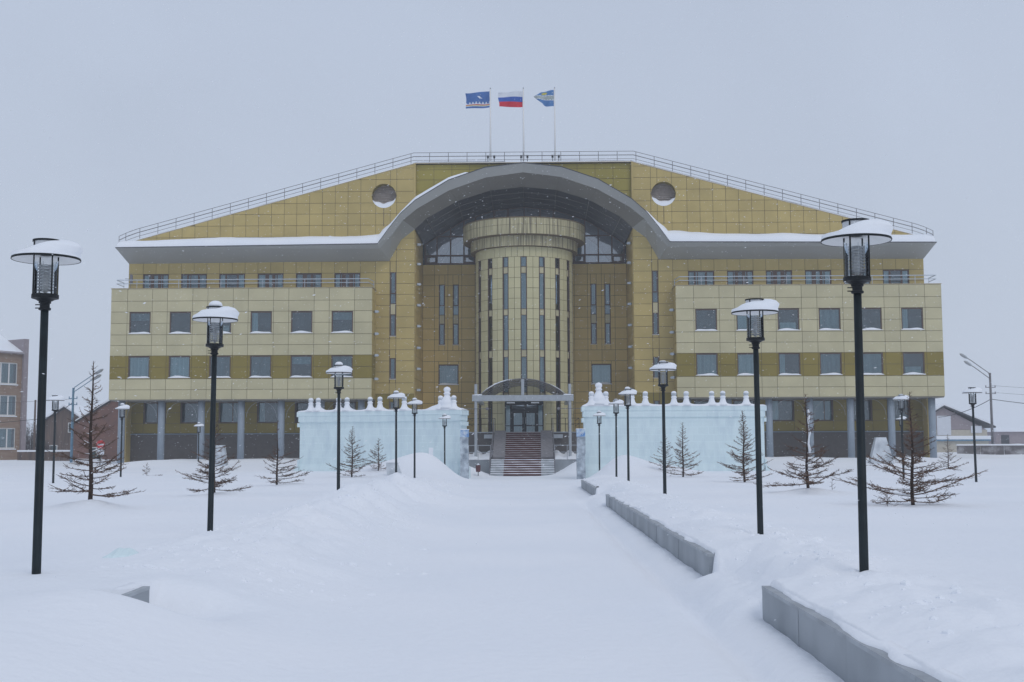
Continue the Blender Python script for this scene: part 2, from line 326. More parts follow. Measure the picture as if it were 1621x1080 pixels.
# ------------------------------------------------------------------ the building
BX = .888; BRZ = -math.radians(1.1)
hall = thing('office_building', 'long yellow and cream panelled building with an arched silver roof edge', 'building', (BX, 90, 0), BRZ)
def plc(lx, ly, z=0):                                                    # building frame -> world
    c, s = math.cos(BRZ), math.sin(BRZ); return (BX+lx*c-ly*s, 90+lx*s+ly*c, z)
GAP = .015
_cache = {}
def panel_mesh(w, h, mt):
    k = (round(w, 2), round(h, 2), mt.name)
    if k not in _cache: _cache[k] = MB().box(-w/2+GAP, w/2-GAP, 0, .03, -h/2+GAP, h/2-GAP).mesh('panel', mt)
    return _cache[k]
def cells(xs, zs, holes):
    """grid cells with rectangular holes taken out -> (x0, x1, z0, z1)."""
    out = []
    for x0, x1 in zip(xs, xs[1:]):
        for z0, z1 in zip(zs, zs[1:]):
            rs = [(x0, x1, z0, z1)]
            for a, b, c, d in holes:
                nr = []
                for r in rs:
                    if a >= r[1]-1e-4 or b <= r[0]+1e-4 or c >= r[3]-1e-4 or d <= r[2]+1e-4: nr.append(r); continue
                    if a > r[0]: nr.append((r[0], a, r[2], r[3]))
                    if b < r[1]: nr.append((b, r[1], r[2], r[3]))
                    aa, bb = max(a, r[0]), min(b, r[1])
                    if d < r[3]: nr.append((aa, bb, d, r[3]))
                    if c > r[2]: nr.append((aa, bb, r[2], c))
                rs = nr
            out += rs
    return [r for r in out if r[1]-r[0] > .03 and r[3]-r[2] > .03]
CAND = {}            # name -> list of (size, x, y, z, rz, w, h, mat, strip)
BACK = MB()
def T(u, y, rz, x0=0):
    return None
def clad(name, rects, mt, org=(0, 0), rz=0, lo=None, hi=None, circ=None):
    """rects in (u, z); face at org, outward = local -y turned by rz; lo/hi bound z as functions of u."""
    c, s = math.cos(rz), math.sin(rz)
    P = lambda u, d, z: (org[0]+u*c-d*s, org[1]+u*s+d*c, z)
    def strip(r, n, g, d):
        x0, x1, z0, z1 = r[0]+g, r[1]-g, r[2]+g, r[3]-g
        parts = [(z0, z1, None)]
        if circ and x1 > circ[0]-circ[2] and x0 < circ[0]+circ[2] and z1 > circ[1]-circ[2] and z0 < circ[1]+circ[2]:
            parts = [(max(z0, circ[1]), z1, 1), (z0, min(z1, circ[1]), -1)]; n = 14
        rows = []
        for a, b, q in parts:
            if b-a < .01: continue
            prev = None
            for i in range(n+1):
                x = x0+(x1-x0)*i/n; l, h = a, b
                if lo: l = max(l, lo(x))
                if hi: h = min(h, hi(x)-g)
                if q:
                    k = circ[2]**2-(x-circ[0])**2
                    if k > 0:
                        if q == 1: l = max(l, circ[1]+math.sqrt(k))
                        else: h = min(h, circ[1]-math.sqrt(k))
                if h < l: h = l
                if prev and (h-l > .002 or prev[2]-prev[1] > .002): rows.append((prev, (x, l, h)))
                prev = (x, l, h)
        return rows
    for r in rects:
        w, h = r[1]-r[0], r[3]-r[2]; cx, cz = (r[0]+r[1])/2, (r[2]+r[3])/2
        simple = True
        if lo and max(lo(r[0]), lo(r[1])) > r[2]: simple = False
        if hi and min(hi(r[0]), hi(r[1])) < r[3]: simple = False
        if circ and abs(cx-circ[0]) < circ[2]+w/2 and abs(cz-circ[1]) < circ[2]+h/2: simple = False
        if simple:
            BACK.add([P(r[0], .034, r[2]), P(r[1], .034, r[2]), P(r[1], .034, r[3]), P(r[0], .034, r[3])], [(0, 1, 2, 3)])
            CAND.setdefault(name, []).append((min(w, h)*1e3+w*h, P(cx, 0, cz), rz, w, h, mt, None))
        else:
            st = strip(r, 6, 0, .034)
            for p, q in st: BACK.add([P(p[0], .034, p[1]), P(q[0], .034, q[1]), P(q[0], .034, q[2]), P(p[0], .034, p[2])], [(0, 1, 2, 3)])
            st = strip(r, 6, GAP, 0)
            if not st: continue
            area = sum((q[0]-p[0])*((p[2]-p[1])+(q[2]-q[1]))/2 for p, q in st)
            if area < .02: continue
            b = MB()
            for p, q in st:
                b.add([P(p[0], 0, p[1]), P(q[0], 0, q[1]), P(q[0], 0, q[2]), P(p[0], 0, p[2]),
                       P(p[0], .03, p[1]), P(q[0], .03, q[1]), P(q[0], .03, q[2]), P(p[0], .03, p[2])], [(0, 1, 2, 3), (0, 4, 5, 1), (3, 2, 6, 7)])
            CAND.setdefault(name, []).append((area*300, None, 0, w, h, mt, b))
# --- windows
def window(cx, z0, w, h, y, mull=(), trans=(), kind='plain', fw_=.07, sill=True, parent=hall, depth=.13, mt='frame', name='window', glassm='glass'):
    x0, x1, z1 = cx-w/2, cx+w/2, z0+h
    f = MB(); f.box(x0, x0+fw_, y+.03, y+.03+depth, z0, z1); f.box(x1-fw_, x1, y+.03, y+.03+depth, z0, z1)
    f.box(x0+fw_, x1-fw_, y+.03, y+.03+depth, z1-fw_, z1); f.box(x0+fw_, x1-fw_, y+.03, y+.03+depth, z0, z0+fw_)
    for a, b in mull: f.box(cx+a, cx+b, y+.05, y+.12, z0+fw_, z1-fw_)
    for a, b in trans: f.box(x0+fw_, x1-fw_, y+.045, y+.125, z0+a, z0+b)
    o = f.build(name, M[mt], parent, fix=False)
    MB().box(x0+fw_, x1-fw_, y+.085, y+.095, z0+fw_, z1-fw_).build('pane', M[glassm], o, fix=False)
    if kind != 'plain':
        spans = {'curtain': [(0, 1, 0, 1)], 'blind': [(0, 1, 0, 1)], 'top': [(0, 1, .62, 1)], 'side': [(0, .3, 0, 1), (.72, 1, 0, 1)], 'left': [(0, .3, 0, 1)], 'low': [(.1, .9, 0, .35)]}[kind]
        cm = MB()
        for a, b, c, d in spans:
            xa, xb = x0+fw_+(w-2*fw_)*a, x0+fw_+(w-2*fw_)*b; za, zb = z0+fw_+(h-2*fw_)*c, z0+fw_+(h-2*fw_)*d
            n = max(4, int((xb-xa)*5)); cm.grid([[(xa+(xb-xa)*i/n, y+.22+.012*(i % 2), z) for i in range(n+1)] for z in (za, zb)])
        cm.build('curtain' if kind != 'blind' else 'blind', M['blind' if kind in ('blind', 'top') else 'curtain'], o, fix=False)
    if sill:
        MB().box(x0-.06, x1+.06, y-.06, y+.03, z0-.035, z0-.005).build('sill', M['white'], o, fix=False)
        n = 10; rr = []
        ph = random.random()*9; tilt = random.uniform(-.3, .3)
        for i in range(n+1):
            t = i/n; e = math.sin(math.pi*t)**.45; hh = (.11+.03*math.sin(ph+t*7)+tilt*.08*(t-.5))*e+.004
            x = x0-.04+(w+.08)*t; rr.append([(x, y-.055, z0), (x, y-.05, z0+hh*.5), (x, y+.02, z0+hh), (x, y+.12, z0+hh*1.2)])
        MB().grid(rr).build('sill_snow', M['snow'], o, smooth=True)
    return o
kinds = ['plain', 'blind', 'curtain', 'top', 'side', 'blind', 'left', 'plain', 'blind', 'curtain', 'top', 'blind']
WX = [11.45, 12.8, 14.72, 15.87, 17.8, 18.95, 20.88, 22.03, 23.97, 25.12, 27.05, 28.2, 30.1, 31.35]
WZ = [5.5, 6.25, 7.06, 7.94, 8.82, 9.62, 10.42, 11.3, 12.17, 12.99, 13.93]
WC = [13.72, 16.8, 19.88, 22.96, 26.04, 29.12]
up_k = ['top', 'plain', 'left', 'low', 'plain', 'top']; lo_k = ['blind', 'top', 'blind', 'blind', 'curtain', 'curtain']
for s in (-1, 1):
    xs = WX if s > 0 else [-x for x in WX[::-1]]
    holes = []
    for i, c in enumerate(WC):
        for z0, kk in ((10.5, (['plain', 'curtain', 'low', 'blind', 'plain', 'left'] if s > 0 else up_k)[i]), (7.14, (['curtain', 'curtain', 'left', 'blind', 'blind', 'low'] if s > 0 else lo_k)[i])):
            holes.append((s*c-.80, s*c+.80, z0, z0+1.65))
            window(s*c, z0+.02, 1.60, 1.62, 0, kind=kk)
    low = cells(xs, WZ[:3], holes); mid = cells(xs, WZ[2:5], holes); upp = cells(xs, WZ[4:], holes)
    clad('wing_panel', low, M['cream']); clad('wing_panel', mid, M['olive']); clad('wing_panel', upp, M['cream'])
    # inner and outer flank of the wing
    for xx, rz in ((s*11.45, math.pi/2*(-s)), (s*31.35, math.pi/2*s)):
        us = [0.0, 2.0] if rz > 0 else [-2.0, 0.0]
        if abs(xx) > 20: us = [0.0, 1.6, 3.2] if rz > 0 else [-3.2, -1.6, 0.0]
        clad('flank_panel', cells(us, WZ[:3], []), M['cream' if abs(xx) > 20 else 'yellow'], (xx, 0), rz)
        clad('flank_panel', cells(us, WZ[2:5], []), M['olive'], (xx, 0), rz)
        clad('flank_panel', cells(us, WZ[4:], []), M['cream' if abs(xx) > 20 else 'yellow'], (xx, 0), rz)
    a, b = sorted((s*11.5, s*31.3))
    MB().box(a, b, .7, 3.1, 5.6, 13.6).build('room_core', M['room'], hall)
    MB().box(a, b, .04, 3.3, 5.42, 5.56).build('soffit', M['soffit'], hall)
    MB().box(a, b, .04, 2.1, 13.5, 13.62).build('terrace_floor', M['snow'], hall)
    cp = MB().box(*sorted((s*11.42, s*31.38)), -.03, .22, 13.935, 13.985); cp.box(*sorted((s*11.40, s*11.6)), .23, 2.0, 13.935, 13.985); cp.box(*sorted((s*31.2, s*31.4)), .23, 2.0, 13.935, 13.985)
    cp.build('parapet_coping', M['tan'], hall)
    MB().box(a, b, .035, .22, 13.45, 13.934).build('parapet', M['cream'], hall)
# --- main wall (plane y = 2)
MX = [8.45, 9.88, 10.38, 11.5, 12.68, 13.68, 14.68, 15.68, 16.68, 17.68, 18.66, 19.66, 20.66, 21.66, 22.66, 23.66, 24.64, 25.64, 26.64, 27.62, 28.62, 29.62, 30.75]
MC = [13.68, 16.68, 19.66, 22.66, 25.64, 28.62]
ROWS_LOW = [3.0, 4.25, 5.1, 5.95, 6.8, 7.65, 8.5, 9.35, 10.2, 11.05, 11.9, 12.8, 13.65, 14.5, 15.35, 16.25, 17.15, 18.05, 18.95]
ROWS_PED = [17.3, 18.2, 19.1, 20.0, 20.85, 21.75, 22.7, 23.6, 24.2]
def slope(x):
    ax = abs(x); return 23.93 if ax < 8.45 else 23.93-(ax-8.45)*(23.93-17.95)/(30.3-8.45)
LIP = [(0, 23.45), (2.9, 23.12), (5.7, 22.15), (8.25, 20.6), (9.37, 19.58), (10.25, 18.45), (11.1, 17.27), (31.15, 17.10)]
MID = [(0, 22.80), (2.85, 22.42), (5.65, 21.45), (8.1, 20.05), (9.2, 19.15), (10.05, 18.0), (10.98, 16.97), (31.06, 16.93)]
P3 = [(0, 22.02), (2.55, 21.77), (5.1, 20.96), (7.55, 19.6), (8.44, 18.75), (9.5, 17.93), (10.43, 16.27), (30.75, 16.17)]
VG = [(0, 21.80), (2.55, 21.52), (5.08, 20.68), (7.26, 19.35), (8.30, 18.66)]
def interp(pl, x):
    x = abs(x)
    for (a, b), (c, d) in zip(pl, pl[1:]):
        if x <= c: return b+(d-b)*(x-a)/(c-a)
    return pl[-1][1]
narrow = [(15.38, 13.72, 'g'), (13.72, 12.93, 'b'), (12.93, 12.09, 'p'), (12.09, 10.42, 'g')]
def slim(xa, xb, segs, y, s=0):
    w_ = xb-xa; f = MB(); zt, zb = segs[0][0], segs[-1][1]
    f.box(xa, xa+.05, y+.03, y+.16, zb, zt); f.box(xb-.05, xb, y+.03, y+.16, zb, zt)
    for (a, b, k) in segs:
        t = .05 if k == 'g' else .02
        f.box(xa+.05, xb-.05, y+.03, y+.16, a-t, a); f.box(xa+.05, xb-.05, y+.03, y+.16, b, b+t)
        if k == 'g': f.box(xa+.05, xa+.09, y+.05, y+.15, b+t, a-t); f.box(xb-.09, xb-.05, y+.05, y+.15, b+t, a-t)
    o = f.build('narrow_window', M['frame'], hall, fix=False)
    for (a, b, k) in segs:
        if k == 'p': MB().box(xa+.05, xb-.05, y+.05, y+.07, b+.02, a-.02).build('infill_panel', M['cream'], o, fix=False)
        else:
            g = .09 if k == 'g' else .05
            MB().box(xa+g, xb-g, y+.09, y+.1, b+.05, a-.05).build('pane', M['glass'], o, fix=False)
            MB().grid([[(xa+.05, y+.24, b), (xb-.05, y+.24, b)], [(xa+.05, y+.24, a), (xb-.05, y+.24, a)]]).build('blind', M['blind' if k == 'g' else 'blind'], o, fix=False)
    MB().box(xa-.03, xb+.03, y-.05, y+.03, zb-.03, zb).build('sill', M['white'], o, fix=False)
for s in (-1, 1):
    sg = lambda a, b: tuple(sorted((s*a, s*b)))
    xs = MX if s > 0 else [-x for x in MX[::-1]]
    nar = sg(9.90, 10.35)
    holes = [(s*c-1.0, s*c+1.0, 13.2, 15.33) for c in MC]+[(*nar, 10.42, 15.38), (*nar, 7.1, 8.7), (*nar, 4.8, 5.35)]
    mx_in = [x for x in MX if x <= 11.5]; xin = mx_in if s > 0 else [-x for x in mx_in[::-1]]
    mx_out = [x for x in MX if x >= 11.5]; xout = mx_out if s > 0 else [-x for x in mx_out[::-1]]
    hiP = lambda x: interp(P3, x)+.12
    clad('facade_panel', cells(xin, [z for z in ROWS_LOW if z >= 5.95], holes), M['yellow'], (0, 2), 0, hi=hiP)
    clad('facade_panel', cells(xin, [z for z in ROWS_LOW if z <= 5.95], holes), M['olive'], (0, 2))
    clad('facade_panel', cells(xout, [13.65, 14.5, 15.35, 16.25], holes), M['yellow'], (0, 2))
    clad('facade_panel', cells(xs, ROWS_PED, []), M['yellow'], (0, 2), 0, lo=lambda x: interp(LIP, x)-.12, hi=slope, circ=(s*10.88, 21.4, .96))
    # the 4th floor windows opening on the terrace
    pat = [((-.58, -.50), (-.44, -.14), (.14, .44), (.50, .58)), ((-.52, -.46), (-.40, -.16), (.16, .40), (.48, .56)), ((-.55, -.42), (-.30, -.24), (.30, .44)), ((-.55, -.40), (.36, .50)), ((-.42, -.14), (.12, .36), (.46, .52)), ((-.48, -.16), (.14, .34), (.44, .50))]
    for i, c in enumerate(MC):
        o = window(s*c, 13.2, 2.0, 2.13, 2, mull=pat[(i*5+(s > 0)*2) % 6], trans=((.8, .86),), kind=['side', 'curtain', 'side', 'blind', 'curtain', 'side'][(i+s) % 6], sill=False, name='terrace_window')
    slim(*nar, narrow, 2)
    slim(*nar, [(8.7, 7.1, 'g')], 2); slim(*nar, [(5.35, 4.8, 'g')], 2)
    # round niche
    cx = s*10.88; n = 40; b = MB()
    b.grid([[(cx+.96*math.cos(2*math.pi*i/n), yy, 21.4+.96*math.sin(2*math.pi*i/n)) for i in range(n+1)] for yy in (2.0, 2.75)])
    o = b.build('round_niche', M['olive'], hall, smooth=True)
    bb = MB()
    for k in range(13):
        z = 21.4-.9+k*.15; hw = math.sqrt(max(.96**2-(z-21.4)**2, .01))
        bb.add([(cx-hw, 2.60, z), (cx+hw, 2.60, z), (cx+hw, 2.72, z+.12), (cx-hw, 2.72, z+.12)], [(0, 1, 2, 3)])
    bb.box(cx-1, cx+1, 2.76, 2.78, 20.4, 22.4); bb.build('louvre', mat('niche_louvre', (.50, .44, .40), .7, .2, var=.2, scale=4), o, fix=False)
    sn = MB(); rr = []
    for i in range(17):
        x = -.90+1.8*i/16; zb = -math.sqrt(max(.955**2-x*x, 0)); zt = -.52+.35*abs(x)**1.5*(1.2 if x*s < 0 else .8)+.04*math.sin(x*9+s)
        zt = max(zt, zb+.005)
        rr.append([(cx+x, 2.02, 21.4+zb), (cx+x, 2.06, 21.4+zb+(zt-zb)*.7), (cx+x, 2.3, 21.4+zt), (cx+x, 2.70, 21.4+zt+.06)])
    sn.grid(rr).build('niche_snow', M['snow'], o, smooth=True)
    MB().box(cx-.025, cx+.025, 1.985, 2.0, 19.0, 20.42).build('stain_strip', M['joint'], hall)
    # side blocks of the body (dark rooms behind the windows)
    a, b_ = sg(8.60, 30.6)
    MB().box(a, b_, 2.7, 16, 5.6, 17.0).build('body_core', M['room'], hall)
    MB().prism([(s*8.6, 17.05), (s*30.5, 17.05), (s*30.2, 17.9), (s*8.6, 23.85)], 2.8, 16).build('attic_core', M['yellow'], hall)
    MB().box(*sg(30.68, 30.74), 2.04, 16, 0, 16.9).build('end_wall', M['yellow'], hall)
    MB().box(*sg(8.395, 8.56), 1.97, 2.30, 20.45, 23.95).build('corner_trim', M['yellow'], hall)
    # recess side wall
    rz = math.pi/2*(-s); o_ = (s*8.42, 2)
    us = [0.06, 1.7, 3.3, 4.9, 6.5] if rz > 0 else [-6.5, -4.9, -3.3, -1.7, -.06]
    zz = [2.9, 3.75, 4.6, 5.45, 6.3]+[6.3+.88*k for k in range(1, 15)]
    clad('recess_panel', cells(us, zz, []), M['recess'], o_, rz, hi=lambda u: 18.85)
    # wall lamps on the recess edge and on the wing flank
    lm = MB().box(-.13, .13, -.16, .1, -.09, .09).box(-.05, .05, .1, .18, -.04, .04)
    lmm = lm.mesh('wall_lamp', M['lamp_body'])
    for z in (17.75, 16.2, 14.6, 12.95, 11.3, 9.6, 7.95, 6.3, 4.65):
        if z < 18: link('wall_lamp', lmm, hall, (s*8.25, 3.3, z), rz=s*1.2)
    for z in (12.2, 10.5, 8.85, 7.05): link('wall_lamp', lmm, hall, (s*11.25, 1.0, z), rz=s*1.2)
# olive centre of the pediment
CXS = [-8.4+k*1.4 for k in range(13)]
clad('facade_panel', cells(CXS, [19.9, 20.85, 21.75, 22.7, 23.5, 23.925], []), M['olive_top'], (0, 2.3), 0, lo=lambda x: interp(LIP, x)-.15)
MB().box(-8.55, 8.55, 2.4, 16, 22.6, 23.84).build('attic_core', M['yellow'], hall)
MB().box(-8.55, 8.55, 9.6, 16, 0, 22.55).build('body_core', M['room'], hall)
# recess back wall (plane y = 8.5)
RX = [-8.42, -7.45, -6.35, -5.2, -4.1, -2.9, -1.7, 1.7, 2.9, 4.1, 5.2, 6.35, 7.45, 8.42]
RZ_ = [2.9, 3.75, 4.6, 5.45, 6.35, 7.2, 8.05, 8.9, 9.8, 10.7, 11.6, 12.5, 13.4, 14.3, 15.2, 16.1, 16.95]
rh = []
for s in (-1, 1):
    for a, b in ((6.6, 7.08), (5.45, 5.93)):
        xa, xb = sorted((s*a, s*b)); rh.append((xa, xb, 10.28, 15.28))
        slim(xa, xb, [(15.28, 13.53, 'g'), (13.53, 12.75, 'b'), (12.75, 12.01, 'p'), (12.01, 10.28, 'g')], 8.5)
    xa, xb = sorted((s*5.47, s*7.1)); rh.append((xa, xb, 6.98, 8.64)); window((xa+xb)/2, 6.99, 1.62, 1.64, 8.5, kind='curtain', name='window')
clad('recess_panel', cells(RX, RZ_, rh), M['recess'], (0, 8.5))
# ground floor wall under the wings (plane y = 3.2)
GC = [14.0, 17.0, 19.95, 22.95, 25.95, 28.85]
for s in (-1, 1):
    holes = [(s*c-.85, s*c+.85, 3.8, 5.42) for c in GC]
    xs = sorted([s*x for x in [11.5]+sum([[c-.88, c+.88] for c in GC], [])+[31.0]])
    clad('ground_panel', cells(xs, [3.0, 3.78, 4.62, 5.42], holes), M['olive'], (0, 3.2))
    for i, c in enumerate(GC): window(s*c, 3.8, 1.7, 1.62, 3.2, mull=((.18, .23),) if i % 2 else (), kind=['plain', 'plain', 'left', 'blind', 'plain', 'plain'][i], sill=False)
    ps = sorted([s*x for x in [11.5, 14.2, 17.0, 19.8, 22.6, 25.4, 28.2, 31.05]])
    MB().box(ps[0], ps[-1], 3.17, 4, -.3, 2.9).build('plinth', M['plinth'], hall)
    MB().box(ps[0], ps[-1], 3.10, 3.3, 2.92, 2.98).build('plinth_cap', M['pillar'], hall)
    MB().box(*sorted((s*11.5, s*31.0)), 4.0, 16, -.3, 5.5).build('ground_core', M['room'], hall)
    MB().box(*sorted((s*8.45, s*11.5)), 1.97, 4, -.3, 3.0).build('plinth', M['plinth'], hall)
    pm = MB().lathe([(.26, -.3), (.26, 5.42)], 20).mesh('pillar', M['pillar'], True)
    for k in range(7): link('pillar', pm, hall, (s*(12.33+3.04*k), .7, 0))
    gb = MB()
    for k in range(6):
        c = s*(13.85+3.04*k); gb.tube([(c+1.15*math.cos(t), .75, 4.15+1.2*math.sin(t)) for t in [math.pi*j/14 for j in range(15)]], .012, 4)
    gb.build('light_garland', M['steel'], hall)
BACK.build('wall_backing', M['joint'], hall, fix=False)
# link the panels: the 300 largest of each kind singly, the rest joined
for name, lst in CAND.items():
    lst.sort(key=lambda t: -t[0]); mb = {}
    keep = 300
    for i, (sz, p, rz, w_, h_, mt, b) in enumerate(lst):
        small = min(w_, h_) < .38
        if i < keep and not small:
            if b is None: link(name, panel_mesh(w_, h_, mt), hall, (p[0], p[1]+random.uniform(-.004, .004), p[2]), rz=rz)
            else: b.build(name, mt, hall, fix=False)
        else:
            q = mb.setdefault(mt.name, (MB(), mt))[0]
            if b is None:
                c, s_ = math.cos(rz), math.sin(rz); A = Matrix.Rotation(rz, 3, 'Z'); t = MB().box(-w_/2+GAP, w_/2-GAP, 0, .03, -h_/2+GAP, h_/2-GAP)
                q.add([A @ Vector(v)+Vector(p) for v in t.v], t.f)
            else: q.add(b.v, b.f)
    for q, mt in mb.values(): q.build(name+'s_small', mt, hall, fix=False, kind='stuff').name = 'panel_filling'
# --- arched silver roof edge
def both(pl): return [(-x, z) for x, z in pl[::-1]]+pl[1:]
L_, Mi, P_ = both(LIP), both(MID), both(P3)
b = MB()
def dens(pl, n=1): return pl
b.grid([[(x, 0.0, z) for x, z in L_], [(x, .35, z) for x, z in Mi]])
b.build('arched_fascia', M['silver'], hall, fix=False)
for s in (-1, 1):                                                    # flat eave undersides
    b = MB()
    b.add([(s*10.98, .351, 16.97), (s*31.06, .351, 16.93), (s*30.75, 2.0, 16.17), (s*10.43, 2.0, 16.27)], [(0, 1, 2, 3)])
    b.add([(s*31.15, 0, 17.10), (s*31.06, .35, 16.93), (s*30.75, 2, 16.17), (s*30.75, 16, 16.17), (s*31.15, 16, 17.1)], [(0, 1, 2, 3, 4)])
    for (a, c), (d, e) in zip(list(zip(MID, P3))[4:6], list(zip(MID, P3))[5:7]):
        b.add([(s*a[0], .351, a[1]), (s*d[0], .351, d[1]), (s*e[0], 2.0, e[1]), (s*c[0], 2.0, c[1])], [(0, 1, 2, 3)])
    b.build('eave_underside', M['silver'], hall)
b = MB(); half = 5
b.grid([[(x, .35, z) for x, z in both(MID[:half])], [(x, 2.0, z) for x, z in both(P3[:half])]])
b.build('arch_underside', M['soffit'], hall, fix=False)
b = MB()
b.grid([[(x, 2.0, z) for x, z in both(P3[:5])], [(x, 8.6, z) for x, z in both(VG)]])
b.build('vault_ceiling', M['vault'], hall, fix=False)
rb = MB()
for (x0, z0), (x1, z1) in zip(both(P3[:5])[1:-1], both(VG)[1:-1]): rb.tube([(x0, 2.02, z0-.03), (x1, 8.4, z1-.03)], .025, 4)
for t in (.25, .5, .75):
    rb.tube([(x0+(x1-x0)*t, 2+6.6*t, z0+(z1-z0)*t-.02) for (x0, z0), (x1, z1) in zip(both(P3[:5]), both(VG))], .02, 4)
rb.build('vault_seam', M['soffit'], hall)
b = MB(); b.grid([[(x, -.012, z+.05) for x, z in L_], [(x, -.012, z-.02) for x, z in L_]]); b.grid([[(x, -.012, z+.05) for x, z in L_], [(x, 2.0, z+.10) for x, z in L_]])
b.build('drip_edge', M['roofdark'], hall, fix=False)
# snow lying on the roof edge
SN_L = [(0, 0), (4.0, 0), (4.4, .40), (5.8, .50), (8.3, .60), (9.4, .42), (10.2, .60), (10.8, 1.05), (11.6, 1.0), (13, .90), (24, .88), (31.2, .72)]
SN_R = [(0, 0), (9.1, 0), (9.5, .40), (10.2, .65), (10.9, 1.12), (11.6, 1.15), (13, .95), (20, .90), (31.2, .82)]
def snow_h(x):
    h_ = interp(SN_L if x < 0 else SN_R, x)
    return h_*(1+.22*float(fbm(np.array([x*.45+3]), np.array([2.2]), 3)[0])) if h_ > .02 else 0
b = MB(); rr = []
for i in range(281):
    x = -31.05+62.1*i/280; h_ = snow_h(x); zl = interp(LIP, x)+.055
    # steep flanks: the snow lies along the slope
    rr.append([(x, .04, zl), (x, .12, zl+h_*.30), (x, .5, zl+h_*.62), (x, 1.2, zl+h_*.9), (x, 1.99, zl+h_+.05)])
rr = [r for r in rr]
segs, cur = [], []
for r in rr:
    if snow_h(r[0][0]) > .02: cur.append(r)
    elif cur: segs.append(cur); cur = []
if cur: segs.append(cur)
for sg_ in segs:
    if len(sg_) > 1: MB().grid(sg_).build('roof_edge_snow', M['snow'], hall, smooth=True, fix=False)
# roof sheet and its snow
top = [(-30.6, 17.85), (-8.45, 23.93), (8.45, 23.93), (30.6, 17.85)]
b = MB(); b.grid([[(x, 2.0, z+.0) for x, z in top], [(x, 2.0, z+.06) for x, z in top]]); b.build('verge_trim', M['tan'], hall, fix=False)
b = MB()
pts = [(-31.0+62.0*i/120) for i in range(121)]
b.grid([[(x, y_, slope(x)+.06+(.07+.09*float(fbm(np.array([x*.5]), np.array([y_*1.3]), 3)[0]))*k) for x in pts] for y_, k in ((2.02, 0), (2.12, 1), (5, 1.6), (10, 1.6), (16, 1))])
b.build('roof_snow', M['snow'], hall, smooth=True, fix=False)
# --- arched glazing at the back of the vault
b = MB(); pl = both(VG); poly = [(8.3, 16.97), *[(x, z) for x, z in pl[::-1]], (-8.3, 16.97)]
b.add([(x, 8.62, z) for x, z in poly], [tuple(range(len(poly)))])
gl = b.build('arched_window', M['glassdark'], hall, fix=False)
b = MB()
fx = M['frame']; _bx = b.box
for i, ((x0, z0), (x1, z1)) in enumerate(zip(pl, pl[1:])): b.tube([(x0, 8.56, z0-.06), (x1, 8.56, z1-.06)], .05, 4)
b.box(-8.3, 8.3, 8.5, 8.6, 16.97, 17.08)
for x in (-8.25, -7.26, -6.13, -5.02, -4.06, 4.06, 5.02, 6.13, 7.26, 8.25, 0): b.box(x-.055, x+.055, 8.50, 8.59, 17.0, interp(VG, x)-.04)
for x in (-2.5, -1.35, 1.3, 2.45): b.box(x-.10, x+.10, 8.48, 8.6, 17.0, interp(VG, x)-.03)
b.box(-8.3, 8.3, 8.49, 8.58, 17.66, 17.77); b.box(-7.3, 7.3, 8.49, 8.58, 19.27, 19.37)
for s in (-1, 1):
    for a, c in ((8.2, 7.3), (4.98, 4.1)):
        x0, x1 = sorted((s*a, s*c)); b.box(x0, x0+.11, 8.44, 8.55, 17.09, 17.66); b.box(x1-.11, x1, 8.44, 8.55, 17.09, 17.66); b.box(x0+.11, x1-.11, 8.44, 8.55, 17.57, 17.66); b.box(x0+.11, x1-.11, 8.44, 8.55, 17.09, 17.17)
b.build('glazing_bar', fx, gl)
# roller blind shapes glimpsed behind the glazing (white screens hung inside)
b = MB(); b.add([(-7.2, 9.3, 17.0), (-3, 9.3, 17.0), (-3, 9.3, 20.3), (-4.6, 9.3, 19.6), (-6.2, 9.3, 18.4)], [(0, 1, 2, 3, 4)]); b.add([(7.2, 9.3, 17.0), (3, 9.3, 17.0), (3, 9.3, 20.3), (4.6, 9.3, 19.7), (6.2, 9.3, 18.5)], [(4, 3, 2, 1, 0)])
b.build('inner_screen', M['blind'], gl, fix=False)
# --- round tower
TC = (0, 5.0); TR = 3.88
def arc_box(r0_, r1_, a0, a1, z0, z1, n=3):
    b = MB(); vs = []; fs = []
    for i in range(n+1):
        a = a0+(a1-a0)*i/n
        for r, z in ((r1_, z0), (r1_, z1), (r0_, z1), (r0_, z0)): vs.append((r*math.sin(a), -r*math.cos(a), z))
    for i in range(n):
        o = i*4; fs += [(o+j, o+4+j, o+4+(j+1) % 4, o+(j+1) % 4) for j in range(4)]
    fs += [(0, 1, 2, 3), (n*4+3, n*4+2, n*4+1, n*4)]
    b.add(vs, fs); return b
TZ = [2.9, 3.6, 4.4, 5.2, 6.0, 6.8, 7.6, 8.4, 9.25, 10.0, 10.8, 11.6, 12.4, 13.2, 14.0, 14.8, 15.6, 16.42]
st = math.radians(21.2); hw = math.radians(3.5); _tc = {}
g = GAP/TR
inner = MB(); n = 64
for sgn in range(-5, 5):                                           # joint-coloured drum behind the panels, open at the window strips
    inner.add(*(lambda q: (q.v, q.f))(arc_box(TR-.09, TR-.034, sgn*st+hw, (sgn+1)*st-hw, 2.9, 16.42, 4)))
inner.add(*(lambda q: (q.v, q.f))(arc_box(TR-.09, TR-.034, -math.pi, math.pi*.999, 16.42, 17.2, 40)))
inner.build('tower_backing', M['joint'], hall, loc=(*TC, 0), smooth=False)
MB().lathe([(TR-.7, 0), (TR-.7, 17.2)], 32, cap=False).build('tower_core', M['room'], hall, loc=(*TC, 0), smooth=True)
